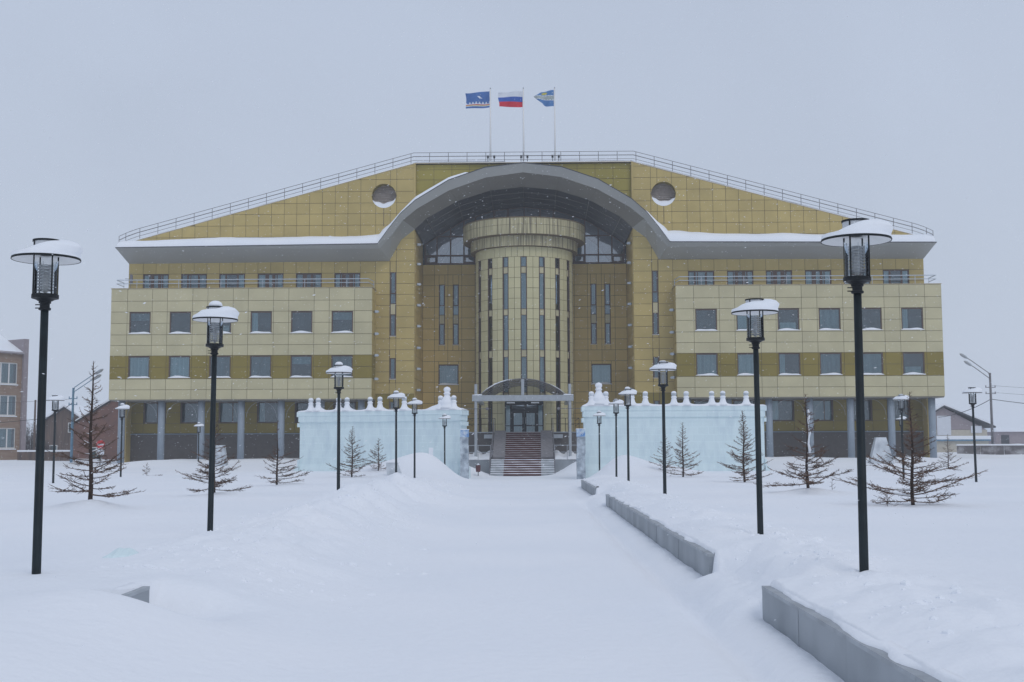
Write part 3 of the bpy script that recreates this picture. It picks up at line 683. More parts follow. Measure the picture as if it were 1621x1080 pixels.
for k in range(-5, 5):
    for j in (0, 1):
        a0 = k*st+hw+j*(st-2*hw)/2; wid = (st-2*hw)/2
        for z0, z1 in zip(TZ, TZ[1:]):
            if k in (-1, 0) and z1 < 5.3 and abs(a0+wid/2) < math.radians(20): continue
            key = round(z1-z0, 2)
            if key not in _tc: _tc[key] = arc_box(TR-.03, TR, g, wid-g, GAP, key-GAP).mesh('tower_panel', M['tower'])
            link('tower_panel', _tc[key], hall, (*TC, z0), rz=a0)
    for j in range(3):
        a0 = k*st+j*st/3
        if 'top' not in _tc: _tc['top'] = arc_box(TR-.03, TR, g, st/3-g, GAP, .78-GAP).mesh('tower_panel', M['tower'])
        link('tower_panel', _tc['top'], hall, (*TC, 16.42), rz=a0)
# strip windows
segz = [(16.42, 15.67, 'g'), (15.67, 15.15, 'p'), (15.15, 12.41, 'g'), (12.41, 11.92, 'p'), (11.92, 9.26, 'g'), (9.26, 8.71, 'p'), (8.71, 6.0, 'g'), (6.0, 5.45, 'p'), (5.45, 2.9, 'g')]
fm = MB(); t = .025/TR
for q in (arc_box(TR-.13, TR-.01, -hw+.001, -hw+2.2*t, 2.9, 16.42, 1), arc_box(TR-.13, TR-.01, hw-2.2*t, hw-.001, 2.9, 16.42, 1)): fm.add(q.v, q.f)
for z1, z0, kk in segz:
    q = arc_box(TR-.12, TR-.03, -hw+2.2*t, hw-2.2*t, z1-.03, z1, 2); fm.add(q.v, q.f)
    for zz in np.arange(z0, z1, .14): 
        for e in (-1, 1):
            a = e*(hw-.5*t); q = arc_box(TR-.02, TR+.012, a-.4*t, a+.4*t, zz, zz+.07, 1); fm.add(q.v, q.f)
fmesh = fm.mesh('strip_window', M['frame'])
gm = {}
for z1, z0, kk in segz: gm[(z1, z0)] = arc_box(TR-.09, TR-.08, -hw+2*t, hw-2*t, z0, z1-.03, 2).mesh('pane', M['glass'] if kk == 'g' else M['cream'])
bm_ = arc_box(TR-.3, TR-.29, -hw, hw, 2.9, 16.4, 1).mesh('blind', M['curtain'])
for k in range(-4, 5):
    if k == 0:
        o = link('strip_window', fmesh, hall, (*TC, 0))
    else: o = link('strip_window', fmesh, hall, (*TC, 0), rz=k*st)
    for key, me in gm.items():
        if k == 0 and key[0] < 6: continue
        link('infill_panel' if me.materials[0] == M['cream'] else 'pane', me, o)
    if abs(k) <= 1: link('blind', bm_, o)
# rings
RG = []
for r_, zz in ((4.27, (17.2, 18.03)), (4.86, (18.03, 18.75, 19.28))):
    for z0, z1 in zip(zz, zz[1:]):
        m_ = arc_box(r_-.06, r_, .004, math.radians(12)-.004, z0+.012, z1-.012, 3).mesh('cornice_panel', M['ring'])
        for k in range(-9, 9): link('cornice_panel', m_, hall, (*TC, 0), rz=math.radians(12)*k)
MB().lathe([(3.5, 17.2), (4.24, 17.21), (4.24, 18.0), (4.80, 18.02), (4.80, 19.25), (4.90, 19.27), (4.90, 19.34), (3.5, 19.36)], 64).build('cornice_core', M['joint'], hall, loc=(*TC, 0), smooth=False)
# entrance door in the foot of the tower
d = thing('entrance_door', '', '', (0, 0, 0)); del d['label'], d['category']; d.parent = hall; d.name = 'entrance'
b = MB(); yd = 1.0
for x in (-1.42, -1.0, 1.0, 1.42): b.box(x-.06 if abs(x) < 1.2 else x-.04, x+.06 if abs(x) < 1.2 else x+.04, yd-.12, yd+.1, 2.86, 5.2)
b.box(-1.38, 1.38, yd-.10, yd+.08, 5.02, 5.3); b.box(-.94, .94, yd-.11, yd+.09, 4.55, 4.75)
b.box(-1.38, -1.06, yd-.08, yd, 3.42, 3.48); b.box(1.06, 1.38, yd-.08, yd, 3.42, 3.48)
b.build('door_frame', M['darkmetal'], d)
for s in (-1, 1):
    x0, x1 = sorted((s*.03, s*.93)); lf = MB(); lf.box(x0, x0+.13, yd-.05, yd+.03, 2.88, 4.54); lf.box(x1-.13, x1, yd-.05, yd+.03, 2.88, 4.54); lf.box(x0+.13, x1-.13, yd-.05, yd+.03, 4.42, 4.54); lf.box(x0+.13, x1-.13, yd-.05, yd+.03, 3.42, 3.52); lf.box(x0+.13, x1-.13, yd-.05, yd+.03, 2.88, 2.98)
    lf.build('door_leaf', M['darkmetal'], d)
    MB().box(x0+.13, x1-.13, yd-.02, yd, 2.98, 4.42).build('door_pane', M['glass'], d)
    MB().box(x0+.14, x1-.14, yd+.05, yd+.06, 3.0, 4.4).build('door_blind', M['curtain'], d)
    MB().box(*sorted((s*1.06, s*1.38)), yd-.03, yd-.01, 2.95, 5.0).build('side_light', M['glass'], d)
    MB().box(*sorted((s*1.06, s*1.38)), yd+.05, yd+.06, 2.95, 5.0).build('side_blind', M['curtain'], d)
    MB().tube([(s*.10, yd-.09, 3.6), (s*.10, yd-.09, 4.1)], .018, 6).build('handle', M['steel'], d)
MB().box(-.94, .94, yd-.02, yd, 4.76, 5.02).build('door_pane', M['glassdark'], d)
MB().box(-1.45, 1.45, yd+.10, yd+.4, 2.86, 5.4).build('lobby', M['room'], d)
for x in (-1, 1): MB().box(*sorted((x*1.46, x*1.62)), yd+.02, yd+.5, 2.9, 5.5).build('door_jamb', M['tower'], d)
MB().box(-1.46, 1.46, yd-.01, yd+.09, 5.305, 5.6).build('door_jamb', M['tower'], d)

# --- railings
def railing(name, label, pts, h, posts, rails, r=.024, mt='rail', cat='railing', group=None):
    t_ = thing(name, label, cat, (BX, 90, 0), BRZ, group)
    def at(sv):
        acc = 0
        for p, q in zip(pts, pts[1:]):
            L = (Vector(q)-Vector(p)).length
            if acc+L >= sv-1e-6: return Vector(p).lerp(Vector(q), (sv-acc)/L)
            acc += L
        return Vector(pts[-1])
    tot = sum((Vector(q)-Vector(p)).length for p, q in zip(pts, pts[1:]))
    pm_ = MB().tube([(0, 0, 0), (0, 0, h)], r, 6).mesh('post', M[mt])
    nn = max(1, round(tot/posts))
    for i in range(nn+1): link('post', pm_, t_, at(tot*i/nn))
    for hh, rr_ in rails: MB().tube([Vector(p)+Vector((0, 0, hh)) for p in pts], rr_, 6).build('rail', M[mt], t_)
    return t_
ye = 2.35
railing('roof_railing', 'grey metal railing running along the front edge of the sloping roof', [(-31.05, .5, 17.2), (-31.0, ye, 17.85), (-30.3, ye, 18.1), (-8.6, ye, 24.0), (8.6, ye, 24.0), (30.3, ye, 18.1), (31.0, ye, 17.85), (31.05, .5, 17.2)], .88, 1.46, [(.88, .022), (.58, .032), (.28, .018)])
for s, wd in ((-1, 'left'), (1, 'right')):
    railing('roof_railing', f'lower grey railing set back on the {wd} half of the roof', [(s*29.8, 5.0, 18.35), (s*8.6, 5.0, 24.15), (s*1.5, 5.0, 24.15)], .62, 1.46, [(.62, .026), (.30, .016)])
    railing('terrace_railing', f'pale two-bar railing above the cream {wd} wing parapet', [(s*31.1, 2.0, 14.0), (s*31.1, .35, 14.0), (s*11.8, .35, 14.0), (s*11.6, 1.9, 14.0)], .66, 3.2, [(.66, .032), (.38, .026)], .022, 'lamp_body')
# small details on the terrace and roof
dm = MB().tube([(0, 0, 0), (0, 0, 1.3)], .02, 5).tube([(-.45, 0, .85), (.2, 0, .80)], .015, 5).box(-.06, .14, -.05, .05, .5, 1.15)
tt = dm.build('roof_antenna', M['rail'], None, loc=plc(-30.2, .9, 14.0)); tt['label'] = 'small grey mast on the terrace beside the far left roof corner'; tt['category'] = 'antenna'

# --- flagpoles
def flag_cell(kind, u, v):
    if kind == 0:
        if v < .16: return 1 if v > .12 else 0
        if v < .24: return 2 if v < .19 else 3
        if .24 <= v < .38: return 1 if abs((u*7) % 1-.5)*2 > (v-.24)/.16 else 0
        if .58 < v < .74 and abs(u-.42-(v-.66)*.8) < .05: return 4
        return 0
    if kind == 1: return 1 if v > .66 else (0 if v > .33 else 3)
    if .38 < v < .68:
        if v < .42 or v > .64: return 1
        return 5 if (int(u*14)+int(v*24)) % 2 else 1
    if kind == 2 and .74 < v < .93 and abs(u-.5) < .16*(1.1-abs(v-.83)*6): return 4
    return 0
def flagpole(px_x, label, kind, flagbase):
    t_ = thing('flagpole', label, 'flagpole', plc(px_x, 3.2, 24.0), BRZ, 'flagpoles on the roof')
    MB().tube([(0, 0, -.05), (0, 0, 3), (0, 0, 6.2)], [.085, .075, .055], 8).build('pole', M['white'], t_, smooth=True)
    MB().lathe([(.0, 6.2), (.05, 6.22), (.05, 6.3), (0, 6.34)], 8).build('finial', M['steel'], t_)
    for q in (-.28, .22): MB().box(q, q+.16, -.1, .1, .62, .82).box(q+.05, q+.1, -.03, .03, .3, .62).build('floodlight', M['darkmetal'], t_)
    W_, H_ = 1.95, 1.28; nx, nz_ = 42, 26; b = MB(); rows = []
    for j in range(nz_+1):
        v = j/nz_; r = []
        for i in range(nx+1):
            u = i/nx; wv = math.sin(u*8+kind*2+v*.8)
            x = -.07-W_*u*(.97-.03*math.sin(v*5+kind)); z = 4.72+H_*v-.10*u*(1-kind*.4)+.05*wv*u+(0 if kind != 1 else .10*u*(1-v))
            if kind == 2: z = 4.78+(H_*v-.1*u)*(1-.0*u)+.0; x = -.07-(W_*.82)*u*(1-.35*abs(v-.62)**1.2*2*u) + .0; z -= .16*u*(v-.62)*3*u*(1 if v > .62 else 0); z += .32*u*u*(1-v)
            y = .20*wv*(u**.7)+.10*math.sin(v*4+u*5)
            if kind == 0 and u > .96: x -= .05*math.sin(v*6)
            r.append((x, y, z))
        rows.append(r)
    for j in range(nz_):
        for i in range(nx):
            b.cur = flag_cell(kind, (i+.5)/nx, (j+.5)/nz_)
            o = len(b.v); b.v += [rows[j][i], rows[j][i+1], rows[j+1][i+1], rows[j+1][i]]; b.f.append((o, o+1, o+2, o+3)); b.mi.append(b.cur)
    base = {0: 'fblue', 1: 'frusblue', 2: 'flight'}[kind]
    b.build('flag', [M[base], M['fwhite'], M['fgold'], M['fred'], M['fgold'] if kind == 2 else M['fwhite'], M['fgreen']], t_, smooth=True, fix=False)
flagpole(-2.60, 'left flagpole with a dark blue flag carrying a white ornament stripe', 0, 0)
flagpole(.02, 'middle flagpole with a white, blue and red striped flag', 1, 0)
flagpole(2.50, 'right flagpole with a blue flag crossed by a pale ornamented band', 2, 0)

# ------------------------------------------------------------------ entrance stairs, canopy
ent = thing('entrance_staircase', 'wide grey stone stairs with maroon matting up to the glass door', 'staircase', (BX, 90, 0), BRZ)
MB().box(-3.9, 3.9, -5.7, 3.3, 0, 2.84).build('platform', M['plinth'], ent)
MB().box(-4.0, 4.0, -5.78, 3.2, 2.845, 2.90).build('platform_cap', M['granite_l'], ent)
MB().box(-3.9, 3.9, -10.0, -5.72, 0, .98).build('landing', M['granite'], ent)
MB().box(-3.9, 3.9, -11.6, -10.01, 0, 1.0).build('landing', M['granite'], ent)
sn = MB()
for k in range(13):
    y0, z0 = -10.0+k*.33, 1.0+k*.142
    MB().box(-1.99, 1.99, y0, y0+.37 if k < 12 else -5.8, .99, z0+.142).build('step', M['grey'], ent)
    MB().box(-1.19, 1.19, y0-.015, y0+.33, z0+.143, z0+.155).build('step_mat', M['mat'], ent)
    MB().box(-1.19, 1.19, y0-.016, y0-.002, z0+.04, z0+.143).build('step_mat', M['mat'], ent)
    rr = [[(-1.21+2.42*i/16, y0+dy, z0+.157+hh*(.8+.2*math.sin(i*.9+k*1.7))) for i in range(17)] for dy, hh in ((-.02, .004), (.04, .02), (.13, .002))]
    sn.grid(rr)
for s in (-1, 1):
    b = MB(); b.prism([(-10.0, 1.0), (-10.0, 1.20), (-5.72, 3.0), (-5.72, 1.0)], *sorted((s*1.22, s*2.02)), axis='x'); b.build('stair_flank', M['grey'], ent)
for k in range(7):
    y0, z0 = -13.95+k*.33, k*.143
    MB().box(-2.02, 2.02, y0, y0+.36 if k < 6 else -11.62, -.05, z0+.143).build('step', M['granite_l'], ent)
    MB().box(-1.19, 1.19, y0-.015, y0-.002, z0+.03, z0+.143).build('step_mat', M['mat'], ent)
    MB().box(-1.19, 1.19, y0-.015, y0+.33, z0+.144, z0+.155).build('step_mat', M['mat'], ent)
    rr = [[(-2.03+4.06*i/28, y0+dy, z0+.157+hh*(1+.25*math.sin(i*.7+k*1.3))) for i in range(29)] for dy, hh in ((-.025, -.01), (-.02, .012), (.12, .018), (.32, .02))]
    sn.grid(rr)
sn.build('step_snow', M['snow'], ent, smooth=True, fix=False)
for s in (-1, 1):
    b = MB(); x = s*2.06
    b.tube([(x, -14.0, .95), (x, -11.6, 2.0), (x, -10.1, 2.0), (x, -5.8, 3.85)], .022, 6)
    b.tube([(x, -14.0, .55), (x, -11.6, 1.55), (x, -10.1, 1.55), (x, -5.8, 3.4)], .014, 6)
    for yy, z0 in ((-14.0, 0), (-12.8, .5), (-11.6, 1.0), (-10.1, 1.0), (-8.6, 1.7), (-7.2, 2.3), (-5.8, 2.85)): b.tube([(x, yy, z0), (x, yy, z0+.97)], .02, 6)
    b.build('handrail', M['rail'], ent)
    b = MB()
    for hh in (.95, .5): b.tube([(s*2.06, -11.5, 1.0+hh), (s*3.85, -11.5, 1.0+hh)], .02, 6)
    for xx in (2.1, 2.9, 3.8): b.tube([(s*xx, -11.5, 1.0), (s*xx, -11.5, 1.95)], .02, 6)
    b.build('landing_rail', M['steel'], ent)
    b = MB()
    for hh in (.95, .55): b.tube([(s*1.98, -5.7, 2.9+hh), (s*3.9, -5.7, 2.9+hh), (s*3.9, 1.5, 2.9+hh)], .018, 6)
    for xx in (1.98, 2.95, 3.9): b.tube([(s*xx, -5.7, 2.9), (s*xx, -5.7, 3.85)], .02, 6)
    b.build('platform_rail', M['darkmetal'], ent)
    MB().box(*sorted((s*2.1, s*2.75)), -5.95, -5.72, 2.45, 2.72).build('lamp_box', M['steel'], ent)
    rr = [[(s*(2.1+1.85*i/10), yy, 1.0+hh*(1+.3*math.sin(i*1.3))) for i in range(11)] for yy, hh in ((-11.4, .02), (-10.6, .16), (-9, .18), (-7.5, .35), (-5.8, .5))]
    MB().grid(rr).build('landing_snow', M['snow'], ent, smooth=True)
    MB().box(*sorted((s*3.9, s*8.4)), .5, 2.0, 0, 2.84).build('platform', M['plinth'], ent)

can = thing('entrance_canopy', 'arched smoky glazed canopy on two steel columns over the entrance stairs', 'canopy', (BX, 90, 0), BRZ)
for s in (-1, 1):
    MB().lathe([(.24, 1.0), (.24, 1.04), (.10, 1.10), (.10, 6.08)], 16, c=(s*3.17, -9, 0)).build('column', M['steel'], can, smooth=False)
    MB().box(*sorted((s*3.05, s*3.28)), -8.85, 1.6, 5.02, 5.22).build('side_beam', M['steel'], can)
    b = MB()
    b.tube([(s*2.35, -9, 4.42), (s*4.15, -9, 4.42)], .018, 6)
    for xx in (2.4, 3.17, 4.1): b.lathe([(.01, -.11), (.08, -.08), (.11, 0), (.08, .08), (.01, .11)], 12, c=(s*xx, -9-.0, 4.42))
    b.build('ball_lamp_arm', M['rail'], can, smooth=False)
    MB().box(*sorted((s*.55, s*1.1)), -8.6, -8.3, 4.80, 4.88).build('strip_light', M['white'], can)
MB().box(-3.42, 3.42, -9.14, -8.86, 4.93, 5.33).build('front_beam', M['steel'], can)
def arc_c(t): return (2.82*math.cos(t)/math.cos(.0), 0)
def carc(n, dz=0, k=1.0):
    R_ = (2.82**2+1.05**2)/(2*1.05); a = math.asin(2.82/R_)
    return [(k*R_*math.sin(-a+2*a*i/n), 5.38+dz+R_*math.cos(-a+2*a*i/n)-R_*math.cos(a)) for i in range(n+1)]
ac = carc(24)
b = MB(); b.grid([[(x, yy, z+.03) for x, z in ac] for yy in (-9.1, 1.4)]); b.build('curved_glazing', M['poly'], can, fix=False)
for yy in (-9.08, -7.0, -4.9, -2.8, -.7, 1.3):
    MB().tube([(x, yy, z) for x, z in carc(16)], .03, 6).build('arched_rib', M['rail'], can)
for i in (2, 5, 8, 11, 13, 16, 19, 22): MB().tube([(ac[i][0], -9.05, ac[i][1]), (ac[i][0], 1.3, ac[i][1])], .02, 4).build('purlin', M['rail'], can)
MB().box(-.10, .10, -9.1, -8.95, 5.335, 6.42).build('king_post', M['steel'], can)
b = MB()
for i in range(1, 24, 2):
    if abs(ac[i][0]) > .2: pass
for part in (ac[:10], ac[19:]):
    n_ = len(part)
    rr = [[(x*1.01, yy, z+.035+hh*math.sin(math.pi*min(1, (i+.3)/n_))*(1.3 if x < 0 else .8)) for i, (x, z) in enumerate(part)] for yy, hh in ((-9.16, 0), (-9.13, .045), (-9.0, .05), (-8.9, .0))]
    MB().grid(rr).build('canopy_snow', M['snow'], can, smooth=True, fix=False)
for s in (-1, 1):
    rr = [[(s*(2.75+.66*i/6), yy, 5.335+hh*(1-.1*i)) for i in range(7)] for yy, hh in ((-9.14, 0), (-9.1, .07), (-8.9, .09), (-8.86, 0))]
    MB().grid(rr).build('beam_snow', M['snow'], can, smooth=True)
binr = thing('litter_bin', 'small maroon litter bin on a post left of the stairs', 'bin', (-2.13, 75, 0))
MB().tube([(0, 0, 0), (0, 0, .85)], .025, 8).build('post', M['darkmetal'], binr)
MB().lathe([(.12, .30), (.145, .34), (.15, .72), (.13, .72), (.12, .36)], 16).build('bucket', M['bin'], binr)
MB().lathe([(.03, .78), (.10, .745), (.0, .86)], 10).build('bin_snow', M['snow'], binr)

# ------------------------------------------------------------------ ice walls
def finial_mesh(big):
    if not big: pr = [(.34, 0), (.27, .08), (.19, .2), (.15, .34), (.135, .42), (.165, .46), (.165, .50), (.12, .53), (.115, .56), (.15, .70), (.145, .74), (.11, .80), (.02, .83)]
    else: pr = [(.50, 0), (.42, .12), (.40, .22), (.43, .34), (.40, .44), (.28, .58), (.18, .72), (.15, .80), (.20, .84), (.21, .89), (.16, .93), (.15, .98), (.20, 1.05), (.21, 1.13), (.15, 1.23), (.02, 1.28)]
    b = MB(); b.lathe(pr, 20); k = len(pr)-6
    return b.mesh('finial', M['snow'], True)
FS, FB = finial_mesh(False), finial_mesh(True)
fband = MB().lathe([(.118, .555), (.150, .60), (.158, .65), (.152, .70)], 20, cap=False).mesh('finial_band', M['icetrap'], True)
def ice_wall(label, x0, x1, y0, y1, top, fins, bigx, s):
    L = math.hypot(x1-x0, y1-y0); a = math.atan2(y1-y0, x1-x0)
    t_ = thing('ice_wall', label, 'ice wall', (x0, y0, 0), a, 'carved ice walls')
    # cross section (depth, z), extruded along the wall in noisy steps
    pr = [(-.05, 0), (-.05, .5), (0.02, .8), (0.03, top-1.0), (.0, top-.68), (-.09, top-.62), (-.10, top-.30), (-.14, top-.24), (-.14, top)]
    rows = []; n = 60
    for i in range(n+1):
        x = L*i/n; row = []
        for d_, z in pr:
            w_ = .025*float(fbm(np.array([x*.9+s*5]), np.array([z*.9]), 3)[0]); row.append((x, d_+w_, z+.03*float(fbm(np.array([x*.4]), np.array([3.+s]), 2)[0])*(z > 1)))
        row += [(x, 1.0, top), (x, 1.0, 0)]; rows.append(row)
    b = MB(); b.grid(rows)
    for row, k in ((rows[0], 0), (rows[-1], 1)):
        b.add(row, [tuple(range(len(row)))])
    b.build('wall_body', M['ice'], t_, fix=True)
    # stepped moulding and flared foot at both ends
    for xe, e in ((0, -1), (L, 1)):
        b = MB(); b.box(*sorted((xe-e*.01, xe+e*.13)), -.16, .98, top-.30, top-.02); b.box(*sorted((xe-e*.01, xe+e*.06)), -.08, .98, top-.62, top-.305); b.box(*sorted((xe-e*.01, xe+e*.12)), -.10, .98, top-.92, top-.68)
        b.box(*sorted((xe-e*.01, xe+e*.10)), -.1, .98, 0, 1.1); b.box(*sorted((xe-e*.01, xe+e*.25)), -.15, .98, 0, .7)
        b.build('end_moulding', M['ice'], t_)
    ex_ = [(f-x0)/math.cos(a) for f in fins]
    rr = []
    for i in range(160):
        x = -.12+(L+.24)*i/159; h_ = .07+.05*float(fbm(np.array([x*.8]), np.array([s*3.]), 3)[0])
        for f in ex_: h_ += .24*math.exp(-abs(x-f)/.22)
        h_ += .40*math.exp(-((x-(bigx-x0))/.65)**4)*.45
        e = min(1, (x+.13)/.1, (L+.13-x)/.1)
        rr.append([(x, -.15, top-.01), (x, -.13, top+h_*.6*e), (x, .1, top+h_*e), (x, .5, top+h_*.9*e), (x, 1.0, top)])
    MB().grid(rr).build('wall_snow', M['snow'], t_, smooth=True)
    for f in ex_:
        o = link('finial', FS, t_, (f, .1, top+.03), rz=random.random()*6); link('finial_band', fband, o)
    link('finial', FB, t_, ((bigx-x0)/math.cos(a), .25, top+.10))
    return t_
def wx(px, y): return (px-810.5)/1900*y
fl = [wx(p, 72) for p in (486, 498.5)]+[wx(p, 71.6) for p in (531.3, 545.5)]+[wx(p, 71) for p in (582, 598.3)]+[wx(637.5, 70.6)]+[wx(p, 70) for p in (695.5, 717)]
ice_wall('pale blue carved ice wall with snowy knobs left of the stairs', -12.95, -3.0, 73.3, 70, 4.0, fl, wx(704.5, 70), 1)
fr_ = [wx(p, 69) for p in (936, 959, 1000.3, 1021.5, 1066.8, 1086.3, 1126.7, 1144.3, 1181.2)]
ice_wall('pale blue carved ice wall with snowy knobs right of the stairs', 4.12, 14.45, 69, 69, 4.15, fr_, wx(948, 69), 2)
def ice_pillar(x, y, h, label):
    t_ = thing('ice_pillar', label, 'ice pillar', (x, y, 0), 0, 'clear ice pillars flanking the entrance')
    for k in range(5):
        z0 = k*(h-.45)/5; j = random.uniform(-.02, .02)
        MB().box(-.24+j, .24+j, -.24, .24, z0+.004, z0+(h-.45)/5-.004).build('ice_block', M['iceclear'], t_)
    MB().box(-.24, .24, -.24, .24, h-.45, h-.04).build('ice_block', M['iceblue'], t_, label='block with a blue snowflake pattern frozen in')
    b = MB()
    for k in range(3):
        an = k*math.pi/3+.2; b.tube([(-.15*math.cos(an), -.245, h-.24-.15*math.sin(an)), (.15*math.cos(an), -.245, h-.24+.15*math.sin(an))], .016, 4)
    b.build('snowflake_mark', M['fwhite'], t_)
    MB().box(-.26, .26, -.26, .26, h-.038, h+.0).build('pillar_snow', M['snow'], t_)
ice_pillar(-2.72, 68.6, 2.85, 'clear ice block pillar at the inner end of the left ice wall')
ice_pillar(3.86, 68.0, 2.85, 'clear ice block pillar at the inner end of the right ice wall')
def ice_wedge(x, y, w0, w1, h, label, name='ice_block_sculpture', tilt=0, mt='icetrap'):
    z0 = hz(x, y)-.25; H = h+.25; b = MB()
    q = [(-w0/2, -.35), (w0/2, -.35), (w0/2, .35), (-w0/2, .35)]; p = [(-w1/2, -.2), (w1/2, -.2), (w1/2, .2), (-w1/2, .2)]
    b.add([(a, c, 0) for a, c in q]+[(a+tilt, c, H) for a, c in p], [(3, 2, 1, 0), (4, 5, 6, 7), (0, 1, 5, 4), (1, 2, 6, 5), (2, 3, 7, 6), (3, 0, 4, 7)])
    o = b.build(name, M[mt], None, loc=(x, y, z0), label=label, category='ice sculpture')
    return o
ice_wedge(wx(1391, 80), 80, 1.7, .66, 1.72, 'frosted tapering ice block standing in front of the right wing pillars')
ice_wedge(wx(346, 80), 80, 1.35, .6, 1.35, 'white tapering ice block standing in front of the left wing pillars', tilt=.15)
ice_wedge(wx(630, 60), 59, .75, .55, .62, 'grey slab leaning in the snow bank before the left ice wall', tilt=-.2)
b = MB(); b.box(-.12, .12, -.1, .1, 0, 1.25); b.box(-.24, -.125, -.1, .1, .2, .85)
b.build('ice_slab', M['snow'], None, loc=(wx(682, 68.5), 68.6, hz(wx(682, 68.5), 68.6)-.1), label='narrow upright snow-white slab against the left ice wall', category='ice slab')
b = MB(); rr = []
for i in range(9):
    rr.append([(-.24+i*.06+.02*j, -.12+j*.08, .13*math.sin(math.pi*i/8)**.7*(1-abs(j-2)/2)+.012*math.sin(i*2.2+j)-.03) for j in range(5)])
rr2 = MB().grid(rr); xi, yi = wx(196, 15.0), 15.0
rr2.build('ice_lump', M['ice'], None, loc=(xi, yi, hz(xi, yi)+.01), smooth=False, label='pale blue lump of ice poking out of the snow at lower left', category='ice')

# ------------------------------------------------------------------ retaining walls
def ret_wall(label, fx_, a, b_, top, inward, thick=WALL_T, slab=1.5):
    t_ = thing('retaining_wall', label, 'wall', (float(fx_(a)), a, 0), 0, 'grey granite retaining walls along the path')
    n = max(1, round((b_-a)/slab)); ox = float(fx_(a))
    for i in range(n):
        y0, y1 = a+(b_-a)*i/n, a+(b_-a)*(i+1)/n; xa, xb = float(fx_(y0))-ox, float(fx_(y1))-ox; g_ = .006 if i < n-1 else 0
        j = random.uniform(-.004, .004)
        sb = MB(); e = inward*thick
        sb.add([(xa+j, y0-a, -.3), (xb+j, y1-a-g_, -.3), (xb+e, y1-a-g_, -.3), (xa+e, y0-a, -.3), (xa+j, y0-a, top-.035), (xb+j, y1-a-g_, top-.035), (xb+e, y1-a-g_, top-.035), (xa+e, y0-a, top-.035)],
               [(0, 1, 5, 4), (1, 2, 6, 5), (2, 3, 7, 6), (3, 0, 4, 7), (4, 5, 6, 7)]); sb.build('wall_slab', M['granite'], t_)
        o_ = -inward*.007; sb = MB(); e = inward*(thick+.01)
        sb.add([(xa+o_, y0-a, top-.033), (xb+o_, y1-a-g_, top-.033), (xb+e, y1-a-g_, top-.033), (xa+e, y0-a, top-.033), (xa+o_, y0-a, top), (xb+o_, y1-a-g_, top), (xb+e, y1-a-g_, top), (xa+e, y0-a, top)],
               [(0, 1, 5, 4), (1, 2, 6, 5), (2, 3, 7, 6), (3, 0, 4, 7), (4, 5, 6, 7), (3, 2, 1, 0)]); sb.build('coping_slab', M['granite_l'], t_)
    rr = []; n = int((b_-a)*9)
    for i in range(n+1):
        y = a+.02+(b_-a-.04)*i/n; x0 = float(fx_(y))-ox; k = float(fbm(np.array([y*1.3]), np.array([a]), 4)[0]); e = inward*thick*(.55-1.5*k); h_ = .030+.05*max(0, k)
        e = inward*min(abs(e), thick*.97) if e*inward > .008 else inward*.008
        rr.append([(x0+inward*.145-e, y-a, top+.001), (x0+inward*.145-e*.9, y-a, top+h_*.6), (x0+inward*.145-e*.5, y-a, top+h_), (x0+inward*.16, y-a, top+h_+.01), (x0+inward*.2, y-a, top-.05)])
    MB().grid(rr).build('wall_snow', M['snow_rough'], t_, smooth=True)
ret_wall('grey granite retaining wall nearest the camera at lower right', xw, 1.0, 11.9, .405, 1)
ret_wall('long middle stretch of granite wall right of the path', xw, 15.4, 35.4, .405, 1)
ret_wall('short far stretch of granite wall near the right ice wall', xw, 41.7, 51.6, .405, 1)
ret_wall('half-buried end of granite wall at lower left', lambda y: -3.60+0*y, 4.0, 12.05, .405, -1)

